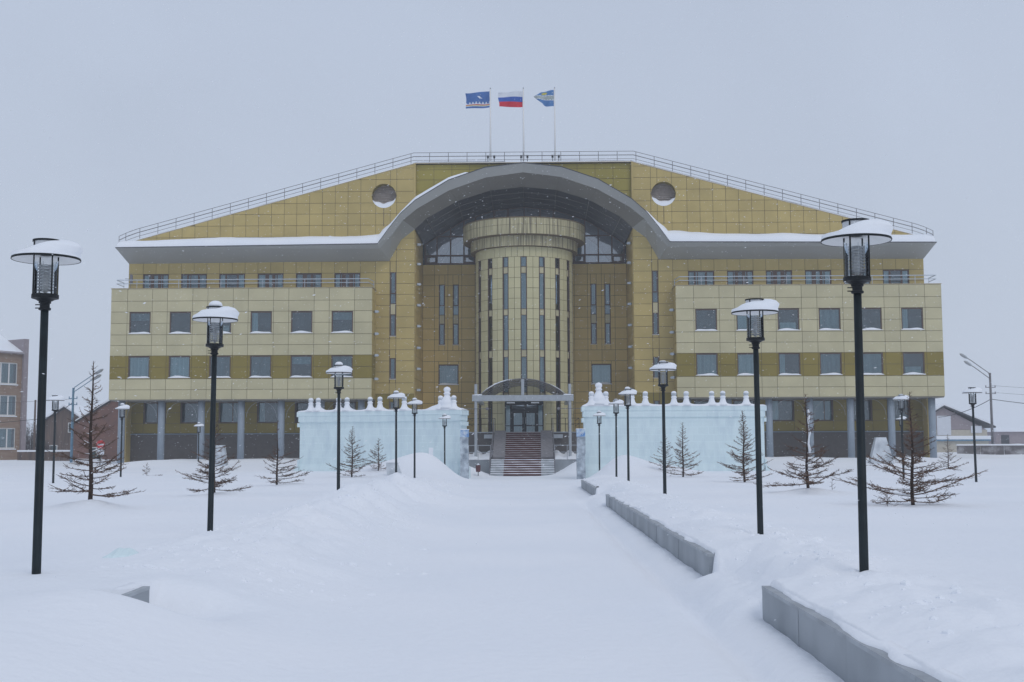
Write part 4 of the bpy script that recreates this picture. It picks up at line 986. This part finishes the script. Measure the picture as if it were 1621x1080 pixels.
# ------------------------------------------------------------------ park lamps
def snow_cap(kind):
    b = MB(); n = 28; rows = []
    hs = [(1.0, .010), (.985, .05), (.93, .105), (.78, .155), (.55, .18), (.3, .19), (.08, .192)]
    for r, h_ in hs:
        row = []
        for j in range(n+1):
            a = 2*math.pi*(j % n)/n; wind = math.cos(a-.2*kind)
            hh = h_*(.80 if kind == 0 else .88)*(1+(.40 if kind == 0 else .18)*wind*(r > .25))*(1+.14*math.sin(3*a+kind*2)*r) if r < .98 else h_
            rr_ = r*.345*(1 if r > .95 else 1+.05*wind)
            if kind == 1 and r < .6: hh += 0
            row.append((rr_*math.cos(a)+(.03 if r < .95 else 0), rr_*math.sin(a), hh+.0))
        rows.append(row)
    b.grid(rows)
    return b
def park_lamp():
    t_ = thing('park_lamp', '', 'park lamp', (0, 0, 0), 0, 'park lamps lining the square')
    MB().lathe([(.055, 0), (.055, .35), (.046, .38), (.04, 3.22)], 14).build('pole', M['polepaint'], t_, smooth=True)
    b = MB(); b.lathe([(.05, 3.21), (.062, 3.215), (.062, 3.235), (.05, 3.24), (.05, 3.28), (.062, 3.285), (.062, 3.305), (.075, 3.31), (.10, 3.325), (.137, 3.335), (.137, 3.375), (.12, 3.38)], 20)
    for zz in (3.235, 3.27): b.tube([(-.10, 0, zz), (-.04, 0, zz)], .006, 5)
    b.build('collar', M['darkmetal'], t_)
    gl_ = MB(); gl_.lathe([(.122, 3.38), (.122, 3.74)], 24, cap=False); gl_.build('lamp_glass', M['lampglass'], t_, smooth=True, fix=False)
    lv = MB()
    for k in range(9):
        z = 3.42+.032*k; lv.lathe([(.045, z+.012), (.085, z), (.087, z+.003), (.045, z+.016)], 18, cap=False)
    for q in range(3):
        a = 2*math.pi*q/3+.5; lv.tube([(.07*math.cos(a), .07*math.sin(a), 3.39), (.07*math.cos(a), .07*math.sin(a), 3.72)], .004, 4)
    lv.build('louvre', M['louvre'], t_, fix=False)
    MB().lathe([(.0, 3.39), (.022, 3.40), (.03, 3.5), (.03, 3.6), (.0, 3.62)], 10).build('bulb', M['white'], t_, smooth=True)
    for q in range(4):
        a = math.pi/2*q+math.pi/4*1.06; c, s = math.cos(a)*.134, math.sin(a)*.134
        MB().tube([(c, s, 3.36), (c, s, 3.95)], .0085, 6).build('cage_bar', M['darkmetal'], t_)
    MB().lathe([(.131, 3.935), (.142, 3.935), (.142, 3.955), (.131, 3.955), (.131, 3.935)], 24, cap=False).build('top_ring', M['darkmetal'], t_, fix=False)
    b = MB(); b.lathe([(.133, 3.80), (.133, 3.935)], 24, cap=False); b.build('chimney', M['louvre'], t_, smooth=True, fix=False)
    sh = MB(); sh.lathe([(.06, 3.80), (.20, 3.79), (.342, 3.752), (.344, 3.746)], 36, cap=False); sh.lathe([(.343, 3.744), (.20, 3.782), (.06, 3.793)], 36, cap=False)
    o = sh.build('shade', M['white'], t_, smooth=True, fix=False)
    MB().lathe([(.340, 3.742), (.348, 3.742), (.348, 3.757), (.340, 3.757), (.340, 3.742)], 36, cap=False).build('shade_rim', M['darkmetal'], o, fix=False)
    return t_
lamp0 = park_lamp()
caps = [snow_cap(k).mesh('snow_cap', M['snow'], True) for k in range(3)]
ball = MB().lathe([(.10, 0), (.105, .03), (.09, .065), (.05, .09), (.01, .095)], 18).mesh('snow_top', M['snow'], True)
small = MB().lathe([(.10, 0), (.10, .015), (.06, .035), (.01, .04)], 12).mesh('snow_top', M['snow'], True)
LX = [ # px, distance, root z, cap kind, topping, label
 (66, 12.5, 0, 0, 0, 'tall black park lamp nearest the camera on the left, snow piled on its disc shade'),
 (336, 18.5, 0, 1, 1, 'second black park lamp of the left row, in front of the cream left wing'),
 (537, 31.7, 0, 2, 1, 'third black park lamp of the left row, before the left end of the ice wall'),
 (627.5, 47.5, 0, 1, 1, 'fourth park lamp of the left row, taller of the close pair'),
 (656.5, 54.3, 0, 2, 1, 'fifth park lamp of the left row, shorter of the close pair'),
 (704, 79*.86, -.32, 0, 1, 'smallest and farthest park lamp of the left row, near the stairs'),
 (1359, 12.0, .08, 0, 0, 'tallest black park lamp nearest the camera on the right'),
 (1199, 17.8, 0, 1, 0, 'second black park lamp of the right row, in front of the cream right wing'),
 (1050, 30.9, 0, 2, 2, 'third black park lamp of the right row, before the middle of the right ice wall'),
 (993, 45.2, 0, 1, 1, 'fourth park lamp of the right row, taller of the close pair'),
 (974, 55, 0, 0, 2, 'fifth park lamp of the right row, shorter of the close pair'),
 (947.5, 73*.9, -.25, 2, 1, 'smallest and farthest park lamp of the right row, beside the stairs'),
 (88, 48.7, 0, 1, 2, 'park lamp at far left between the brick block and the bare larch'),
 (194, 59.4, 0, 0, 1, 'park lamp before the outer corner pillar of the left wing'),
 (316, 83, -.42, 2, 1, 'small distant park lamp in front of the pillars under the left wing'),
 (1426, 51, 0, 1, 2, 'park lamp before the pillars under the right wing, behind a larch'),
 (1424.5, 81, -.15, 0, 1, 'small distant park lamp half hidden behind a nearer one under the right wing'),
 (1540, 44.7, 0, 2, 2, 'park lamp standing alone at far right before the grey fence'),
]
first = True
for px, Y, z0, ck, tp, lab in LX:
    loc = (wx(px, Y), Y, z0)
    if first: t_ = lamp0; t_.location = loc; t_['label'] = lab; first = False; src_kids = None
    else:
        t_ = lamp0.copy(); COL.objects.link(t_); t_.location = loc; t_['label'] = lab
        for ch in kids:
            c = ch.copy(); COL.objects.link(c); c.parent = t_
            for g_ in ch.children: q = g_.copy(); COL.objects.link(q); q.parent = c
    if t_ is lamp0: kids = list(lamp0.children)
    t_.rotation_euler = (random.uniform(-.006, .006), random.uniform(-.006, .006), 0)
    sc_ = 1 if Y < 40 else 1.1
    for ch in t_.children:
        if ch.name.startswith('cage_bar'): pass
    o = link('snow_cap', caps[ck], t_, (0, 0, 3.755)); o.rotation_euler.z = random.uniform(-.4, .4)
    if tp: link('snow_top', ball if tp == 1 else small, t_, (0, 0, 3.955))

# ------------------------------------------------------------------ larches
def larch(x, y, h, spread, seed, nb, label, dens=1.0, low=.1, snow=0, lean=0, skirt=False, bare_top=.35, twig=1.0, sparse_mid=None, prof=1.15, name='larch_tree', group='bare larches in the snow'):
    R = random.Random(seed); z0 = hz(x, y)
    t_ = thing(name, label, 'tree', (x, y, z0-.05), 0, group)
    def trunk(t): return Vector((lean*h*t*t+.02*math.sin(t*9+seed)*h*.3, .015*math.sin(t*7)*h, h*t))
    pts = [trunk(i/10) for i in range(11)]
    MB().tube(pts, [(.045*(1-i/10)**.8+.006)*h/3 for i in range(11)], 7).build('trunk', M['bark'], t_, smooth=True)
    b = MB(); sn = MB()
    nb = int(nb*1.05)
    for k in range(nb):
        t = low+(1-low)*(k/nb)**1.0
        if sparse_mid and sparse_mid[0] < t < sparse_mid[1] and R.random() < .75: continue
        base = trunk(t); az = k*2.4+R.uniform(-.6, .6)
        L = (spread*(1-t)**prof*R.uniform(.45, 1.15)+.05*h*.3)*(.8 if R.random() < .3 else 1)
        if skirt and t > .42:
            if R.random() < .12: continue
            L *= .80
        d = Vector((math.cos(az), math.sin(az), 0)); el = R.uniform(-.28, .10)+.55*t
        p = base.copy(); path = [p.copy()]; ns = 7; dirv = Vector((d.x, d.y, el)).normalized()
        for i in range(ns):
            dirv = (dirv+Vector((R.uniform(-.17, .17), R.uniform(-.17, .17), .01+.09*R.random()))).normalized(); p = p+dirv*L/ns; path.append(p.copy())
        r0_ = .0125*(.45+L/spread)*h/3
        b.tube(path, [r0_*(1-i/(ns+1))+.003 for i in range(ns+1)], 4, cap=False)
        if snow and R.random() < snow: sn.tube([q+Vector((0, 0, r0_*1.0)) for q in path[:4]], [r0_*1.2, r0_*1.3, r0_*.9, .002], 5)
        limbs = [(path, L)]
        for q in range(int(L*7)):
            f = R.uniform(.15, .8); i = min(ns-1, int(f*ns)); o = path[i].lerp(path[i+1], f*ns-i); dd = (path[i+1]-path[i]).normalized(); side = R.choice((-1, 1))
            w0 = (dd+dd.cross(Vector((0, 0, 1)))*side*R.uniform(.5, 1.1)+Vector((0, 0, R.uniform(-.15, .2)))).normalized(); l2 = L*R.uniform(.18, .42)*(1-.4*f)
            p2 = [o]; 
            for j in range(4): w0 = (w0+Vector((R.uniform(-.2, .2), R.uniform(-.2, .2), R.uniform(-.08, .14)))).normalized(); p2.append(p2[-1]+w0*l2/4)
            b.tube(p2, [.0065, .0055, .0045, .0035, .0025], 3, cap=False); limbs.append((p2, l2))
        for pth, LL in limbs:
            m_ = len(pth)-1
            for q in range(int(LL*25*dens*twig)+1):
                f = R.uniform(.1, 1); i = min(m_-1, int(f*m_)); o = pth[i].lerp(pth[i+1], f*m_-i)
                dd = (pth[i+1]-pth[i]).normalized(); pr = dd.cross(Vector((0, 0, 1)))*R.choice((-1, 1))
                tw = (dd*R.uniform(.1, .8)+pr*R.uniform(.3, 1)+Vector((0, 0, R.uniform(-.5, .45)))).normalized()
                l = R.uniform(.025, .13)*(1.15-.5*f)
                m1 = o+tw*l*.5; m2 = m1+(tw+Vector((R.uniform(-.4, .4), R.uniform(-.4, .4), R.uniform(-.2, .3)))).normalized()*l*.5
                b.tube([o, m1, m2], [.0052, .0044, .0028], 3, cap=False)
    b.build('branches', M['twig'], t_, fix=False)
    if sn.v: sn.build('branch_snow', M['snow'], t_, smooth=True, kind='stuff')
    return t_
def tx(px, Y): return wx(px, Y)
larch(tx(146, 27), 27, 3.15, 1.55, 1, 64, 'tall bare larch with a wide low skirt of branches beside the near left lamp', skirt=True, low=.05, snow=.25, lean=.0, twig=.9)
larch(tx(341, 35), 35, 2.35, 1.35, 2, 52, 'bushy bare larch half hidden behind the second left lamp', skirt=True, low=.06, snow=.35, twig=1.3, dens=1.2)
larch(tx(440, 44), 44, 2.4, 1.40, 3, 52, 'bare larch in front of a pillar left of the ice wall', skirt=True, low=.05, snow=.5, sparse_mid=(.45, .8), twig=1.1)
larch(tx(558, 57), 57, 2.45, 1.5, 4, 62, 'slender bare larch against the left ice wall, taller of the two', low=.05, twig=1)
larch(tx(599.5, 61), 61, 1.7, 1.25, 5, 40, 'small bare larch against the left ice wall, smaller of the two', low=.08)
larch(tx(1079, 54), 54, 2.5, 1.25, 6, 62, 'bare larch against the right ice wall beside the third right lamp', low=.06, twig=1)
larch(tx(1051, 59), 59, 1.9, 1.1, 7, 48, 'bare larch partly hidden behind the third right lamp', low=.06)
larch(tx(1175, 45.5), 45.5, 2.75, 1.28, 8, 84, 'dense cone-shaped larch left of the second right lamp', low=.04, twig=1.15)
larch(tx(1275, 34), 34, 2.7, 1.5, 9, 64, 'ragged rusty larch with snow on its trunk right of the second right lamp', skirt=True, low=.05, snow=.4, sparse_mid=(.42, .55), twig=1.4, dens=1.2)
larch(tx(1440, 27.2), 27.2, 2.6, 1.8, 10, 84, 'broad reddish larch with long drooping limbs right of the near right lamp', prof=1.5, skirt=True, low=.05, snow=.1, twig=1.1)
larch(tx(1497, 75), 75, 2.2, 1.0, 11, 44, 'small distant larch beyond the outer right wing pillar', low=.05)
larch(tx(235, 62), 62, .7, 1.0, 12, 12, 'low twiggy sapling poking from the snow before the left wing', low=.1, name='sapling', group=None)
larch(tx(1313, 36), 36, .45, .12, 13, 8, 'tiny thin sapling poking from the snow beside the rusty larch', low=.2, name='sapling', group=None)
larch(tx(1395, 27), 26.8, .35, .65, 15, 8, 'low spray of twigs at the foot of the broad reddish larch', low=.1, name='sapling', group=None)
# wind-blown snow plastered on two trunks
for px, Y, z0_, z1_, r_ in ((1278, 34, 1.2, 2.5, .07),):
    x = tx(px, Y)
    b = MB(); b.tube([(x+.02*math.sin(k*2), Y-.03, hz(x, Y)+z0_-.3+(z1_-z0_)*k/8) for k in range(9)], [r_*.62*(.15+.9*abs(math.sin(k*1.9))) for k in range(9)], 7)
    b.build('trunk_snow', M['snow'], None, smooth=True, label=f'rough snow plastered on the {"rusty right" if px > 800 else "left"} larch trunk', category='snow clump')

# ------------------------------------------------------------------ background left
def gable_house(name, label, x, y, w_, d_, hw_, hr, rz, wall, roof='snow', wins=(), trim='roofdark', z0=0, cat='house', chimney=None, over=.35):
    t_ = thing(name, label, cat, (x, y, z0), rz)
    MB().prism([(-w_/2, 0), (w_/2, 0), (w_/2, hw_), (0, hr), (-w_/2, hw_)], 0, d_).build('wall', M[wall], t_)
    k = (hr-hw_)/(w_/2)
    for s in (-1, 1):
        e = s*(w_/2+over)
        b = MB(); b.prism([(0, hr+.02), (e, hr-k*(w_/2+over)+.02), (e, hr-k*(w_/2+over)+.10), (0, hr+.10)], -.3, d_+.3); b.build('roof', M[trim], t_)
        b = MB(); b.prism([(0, hr+.103), (e*.98, hr-k*(w_/2+over)+.103), (e*.97, hr-k*(w_/2+over)+.32), (0, hr+.36)], -.26, d_+.3); b.build('roof_snow', M['snow'], t_)
    for a, c, ww, hh in wins:
        f = MB(); f.box(a-ww/2, a+ww/2, -.04, .02, c, c+.07); f.box(a-ww/2, a+ww/2, -.04, .02, c+hh-.07, c+hh); f.box(a-ww/2, a-ww/2+.07, -.04, .02, c+.07, c+hh-.07); f.box(a+ww/2-.07, a+ww/2, -.04, .02, c+.07, c+hh-.07); f.box(a-.03, a+.03, -.035, .02, c+.07, c+hh-.07)
        o = f.build('window', M['white'], t_); MB().box(a-ww/2+.07, a+ww/2-.07, -.015, -.005, c+.07, c+hh-.07).build('pane', M['room'], o)
    if chimney: MB().box(chimney[0]-.3, chimney[0]+.3, 2, 2.6, hr-2, chimney[1]).build('chimney', M['redbrick'], t_)
    return t_
# three-storey brick block
ang = math.radians(56)
bb = thing('brick_block', 'three-storey brown brick building with a snowy roof at the left edge', 'building', (wx(33, 115), 115, 0), ang)
Lb, Db = 16, 12; rows = [(1.9, 3.85), (5.0, 6.95), (8.0, 10.05)]
wxs = []; x = -.45
while x > -Lb+2.5: wxs.append((x-3.4, x)); x -= 4.1
holes = [(a, c, z0, z1) for a, c in wxs for z0, z1 in rows]
b = MB()
for r in cells([-Lb, 0], [-.5, 11.0], holes): b.box(r[0], r[1], 0, .3, r[2], r[3])
b.box(-Lb, 0, 1.2, Db, -.5, 11.0); b.build('wall', M['brick'], bb)
MB().box(.0, .5, -.25, Db, -.5, 12.4).build('end_wall', M['mauve'], bb)
for a, c in wxs:
    for z0, z1 in rows:
        f = MB(); n = 4
        f.box(a, c, .08, .2, z1-.1, z1); f.box(a, c, .08, .2, z0, z0+.1)
        for k in range(n+1): xx = a+(c-a)*k/n; f.box(max(a, xx-.06), min(c, xx+.06), .09, .19, z0+.1, z1-.1)
        o = f.build('window', M['white'], bb)
        MB().box(a, c, .13, .14, z0+.1, z1-.1).build('pane', M['glass'], o)
        MB().box(a+.1, c-.1, .5, .52, z0, z1).build('curtain', M['curtain'] if z0 < 9 else M['blind'], o)
        MB().box(a-.05, c+.05, -.08, .1, z0-.10, z0-.01).build('sill', M['snow'], o)
MB().prism([(-.4, 11.0), (4.5, 13.4), (Db-.5, 11.0)], -Lb, -.01, axis='x').build('roof', M['snow'], bb)
MB().box(-Lb, 0, -.35, 0, 10.9, 11.1).build('cornice', M['mauve'], bb)
gable_house('timber_house', 'weathered brown timber house with a snowy gable roof beyond the left lamps', wx(103, 135), 135, 5.6, 9, 5.0, 6.8, math.radians(-6), 'timber', wins=((.9, 4.0, .9, 1.1), (-1.2, 1.4, .9, 1.2)), z0=-.3)
gable_house('brick_barn', 'long red brick building with a broad snowy roof left of the main building', wx(200, 118), 118, 10.5, 14, 4.5, 7.6, math.radians(-4), 'redbrick', wins=((-2.9, .9, 1.2, 1.3),), z0=-.2)
MB().box(wx(129, 117)+.2, wx(186, 117), 117.2, 117.5, 4.25, 4.75).build('eave_board', M['tan'], bpy.data.objects['brick_barn']).matrix_parent_inverse = bpy.data.objects['brick_barn'].matrix_world.inverted()
fe = thing('board_fence', 'dark weathered board fence with snow on top between the brick block and the houses', 'fence', (wx(30, 108), 108, 0), 0)
for k in range(24):
    hh = .9+random.uniform(-.05, .05); MB().box(k*.2, k*.2+.185, 0, .03, 0, 1.25+hh*.35).build('board', M['timber'], fe)
MB().box(0, 4.8, -.06, .12, 1.60, 1.75).build('fence_snow', M['snow'], fe)
def street_pole(label, x, y, h, arms, mt, r=.10, cross=(), cat='street lamp', name='street_lamp', rz=0):
    t_ = thing(name, label, cat, (x, y, 0), rz)
    MB().tube([(0, 0, 0), (0, 0, h)], [r, r*.7], 10).build('pole', M[mt], t_, smooth=True)
    for (dx, dz, off) in arms:
        MB().tube([(0, 0, h-.6+off), (dx*.06, 0, h+off-.1), (dx*.85, 0, h+dz*.85+off), (dx, 0, h+dz+off)], .035, 6).build('arm', M[mt], t_)
        u = Vector((dx, 0, dz)).normalized(); e = Vector((dx, 0, h+dz+off))
        b = MB(); b.tube([e-u*.05, e+u*.15, e+u*.55, e+u*.75], [.05, .12, .13, .04], 8); b.build('lamp_head', M['steel'], t_)
    for z, wd in cross:
        b = MB(); b.box(-wd/2, wd/2, -.03, .03, z, z+.06)
        for e in (-1, 1): b.tube([(e*wd*.45, 0, z+.06), (e*wd*.45, 0, z+.2)], .04, 6)
        b.build('crossarm', M[mt], t_)
    return t_
street_pole('light blue street lamp with two arms beyond the tall left larch', wx(115.5, 98), 98, 6.8, ((1.75, 1.0, .15), (1.6, .9, -.2)), 'bluepaint', .12, ((5.9, .7), (5.4, .7)))
street_pole('dark wooden utility pole beside the brick block', wx(56, 112), 112, 6.4, (), 'timber', .12, (), 'utility pole', 'utility_pole')
street_pole('grey street lamp with two arms at the right edge beyond the fence', wx(1568, 105), 105, 8.2, ((-1.95, 1.2, .1), (-1.6, 1.0, -.35)), 'rail', .13, ((6.9, .9), (6.35, .9)))
sg2 = thing('no_entry_sign', 'round red no entry sign with white bar on a thin post at left', 'road sign', (wx(161, 92), 92, 0))
MB().tube([(0, .05, 0), (0, .05, 2.55)], .04, 8).build('post', M['steel'], sg2)
b = MB(); b.tube([(0, 0, 2.15), (0, .025, 2.15)], .33, 24); b.build('disc', M['redsign'], sg2)
MB().box(-.24, .24, -.012, -.004, 2.09, 2.21).build('white_bar', M['fwhite'], sg2)
MB().box(-.28, .28, 0, .02, 1.35, 1.75).build('plate', M['fwhite'], sg2)
def wire(label, pts, r=.018):
    k = []
    for (a, c) in zip(pts, pts[1:]):
        a, c = Vector(a), Vector(c); sag = (c-a).length*.02
        for i in range(12): t = i/12; k.append(a.lerp(c, t)-Vector((0, 0, sag*4*t*(1-t))))
    k.append(Vector(pts[-1]))
    MB().tube(k, r, 4).build('overhead_cable', M['wire'], None, label=label, category='cable')
wire('dark overhead cable sagging from the wooden pole at left', [(-60, 108, 4.0), (wx(56, 112), 112, 4.6), (wx(115, 98), 98, 5.6)], .03)
wire('thin overhead cable running left from the blue street lamp', [(-70, 110, 7.2), (wx(115.5, 98), 98, 5.9)], .012)
P = (wx(1568, 105), 105)
wire('overhead cable from behind the right wing up to the grey street lamp', [(wx(1484, 120), 120, 4.7), (P[0], P[1], 5.9), (P[0]+14, 106, 5.0)], .03)
wire('upper thin cable running right from the grey street lamp', [(P[0], P[1], 7.1), (P[0]+30, 108, 7.2)], .012)
wire('lower thin cable running right from the grey street lamp', [(P[0], P[1], 6.5), (P[0]+30, 108, 6.5)], .012)
def bush(label, x, y, w_, h_, seed):
    R = random.Random(seed); b = MB()
    for k in range(170):
        a = R.uniform(0, 6.28); rr_ = R.random()**.5; p = Vector((x+w_*.15*math.cos(a)*rr_, y+w_*.15*math.sin(a), 0)); q = Vector((x+w_*.5*math.cos(a)*rr_, y+w_*.4*math.sin(a)*rr_, h_*(1-.5*rr_*rr_)*R.uniform(.7, 1)))
        mm_ = p.lerp(q, .5)+Vector((R.uniform(-.2, .2), 0, R.uniform(0, .3))); b.tube([p, mm_, q], [.03, .02, .006], 3, cap=False)
        for j in range(7):
            s_ = mm_.lerp(q, R.random()); b.tube([s_, s_+Vector((R.uniform(-.4, .4), R.uniform(-.3, .3), R.uniform(0, .5)))], [.01, .004], 3, cap=False)
    b.build('bare_bush', M['bush'], None, fix=False, label=label, category='bush')
bush('grey bare bush between the brick block and the timber house', wx(49, 122), 122, 3.2, 5.2, 21)
bush('small bare bush behind the wooden pole at left', wx(70, 128), 128, 2.5, 3.0, 22)
# ------------------------------------------------------------------ background right
gh = thing('gabled_house', 'mauve and cream house with a long sloping dark roof edge at far right', 'house', (wx(1492, 130), 130, 0), 0)
zr = lambda py, Y: 1.75+(710-py)/1900*Y
x1_ = wx(1566, 130)-wx(1492, 130)
MB().prism([(-4.5, 3.6), (x1_-.5, 3.6), (0, zr(648, 130))], 0, 12).build('gable_wall', M['mauve'], gh)
MB().box(-4.5, x1_-.4, .02, 12, -.3, 3.58).build('wall', M['creamhouse'], gh)
MB().box(-.75, .75, -.06, -.01, 3.0, 5.1).build('white_panel', M['fwhite'], gh)
MB().box(2.9, x1_-1.0, -.05, -.01, 3.25, 4.0).build('white_panel', M['fwhite'], gh)
for s, e in ((1, x1_+.4), (-1, -5.2)):
    zz = zr(648, 130); ze = zr(681, 130) if s > 0 else zz-3.0
    MB().prism([(0, zz+.05), (e, ze+.05), (e, ze+.22), (0, zz+.22)], -.4, 12.3).build('roof', M['roofdark'], gh)
    MB().prism([(0, zz+.225), (e*.98, ze+.225), (e*.98, ze+.40), (0, zz+.42)], -.3, 12.3).build('roof_snow', M['snow'], gh)
an = MB().box(-2.6, 3.4, -3.5, 0, -.3, 2.35); an.build('annex_wall', M['creamhouse'], gh)
MB().box(-2.8, 3.6, -3.8, 0, 2.36, 2.52).build('annex_roof', M['bluepaint'], gh); MB().box(-2.75, 3.55, -3.75, 0, 2.523, 2.9).build('annex_snow', M['snow'], gh)
cf = thing('concrete_fence', 'low sooty concrete fence with snow on top at far right', 'fence', (wx(1512, 104), 104, 0), 0)
for k in range(7):
    MB().box(k*2.05, k*2.05+1.98, 0, .12, 0, 1.85).build('fence_panel', M['concrete'], cf); MB().box(k*2.05-.05, k*2.05+1.99, -.05, .17, 1.853, 1.98).build('fence_snow', M['snow'], cf)
sh = thing('grey_shed', 'low snow-covered shed at the right edge behind the fence', 'shed', (wx(1574, 150), 150, 0), 0)
MB().box(0, 9, 0, 5, 0, 3.6).build('wall', M['mauve'], sh); MB().box(-.2, 9.2, -.3, 5.2, 3.603, 4.1).build('roof_snow', M['snow'], sh); MB().box(.6, 1.6, -.05, -.01, 1.5, 3.2).build('door', M['roofdark'], sh); MB().box(4.9, 6, -.05, -.01, 2.3, 3.1).build('window', M['roofdark'], sh)
rr = [[(wx(1578, 118)+8*i/14, 118+j*.8, -.1+(2.15*math.sin(math.pi*min(1, (i+2)/14))**.6*math.sin(math.pi*(j+.5)/7)) if 0 < j < 6 else -.3) for i in range(15)] for j in range(7)]
MB().grid(rr).build('snow_heap', M['snow'], None, smooth=True, kind='structure')

# ------------------------------------------------------------------ falling snow
R = random.Random(5); b = MB()
for k in range(15000):
    y = 6+(R.random()**.6)*78; x = R.uniform(-.47, .47)*y; z = R.uniform(.3, 1.75+.42*y); s_ = R.uniform(.003, .0075)*(1+y/40)
    d_ = Vector((R.uniform(.6, 1.2), R.uniform(-.3, .3), R.uniform(-.4, .9))).normalized()*s_*R.uniform(.9, 2.2); q = d_.orthogonal().normalized()*s_*.6; e = d_.cross(q).normalized()*s_*.6; c = Vector((x, y, z))
    b.add([c+d_, c-d_, c+q, c-q, c+e, c-e], [(0, 2, 4), (0, 4, 3), (0, 3, 5), (0, 5, 2), (1, 4, 2), (1, 3, 4), (1, 5, 3), (1, 2, 5)])
b.build('falling_snowflakes', M['snow'], None, fix=False, kind='stuff')
# ------------------------------------------------------------------ haze
HAZE = .0009
if HAZE:
    hm = bpy.data.materials.new('snowy_air'); hm.use_nodes = True; n = hm.node_tree; n.nodes.clear()
    v = n.nodes.new('ShaderNodeVolumePrincipled'); v.inputs['Color'].default_value = (.93, .95, .98, 1); v.inputs['Density'].default_value = HAZE
    o = n.nodes.new('ShaderNodeOutputMaterial'); n.links.new(v.outputs[0], o.inputs['Volume'])
    MB().box(-1250, 1250, -60, 1450, -1.3, 36).build('haze', hm, None, kind='stuff')
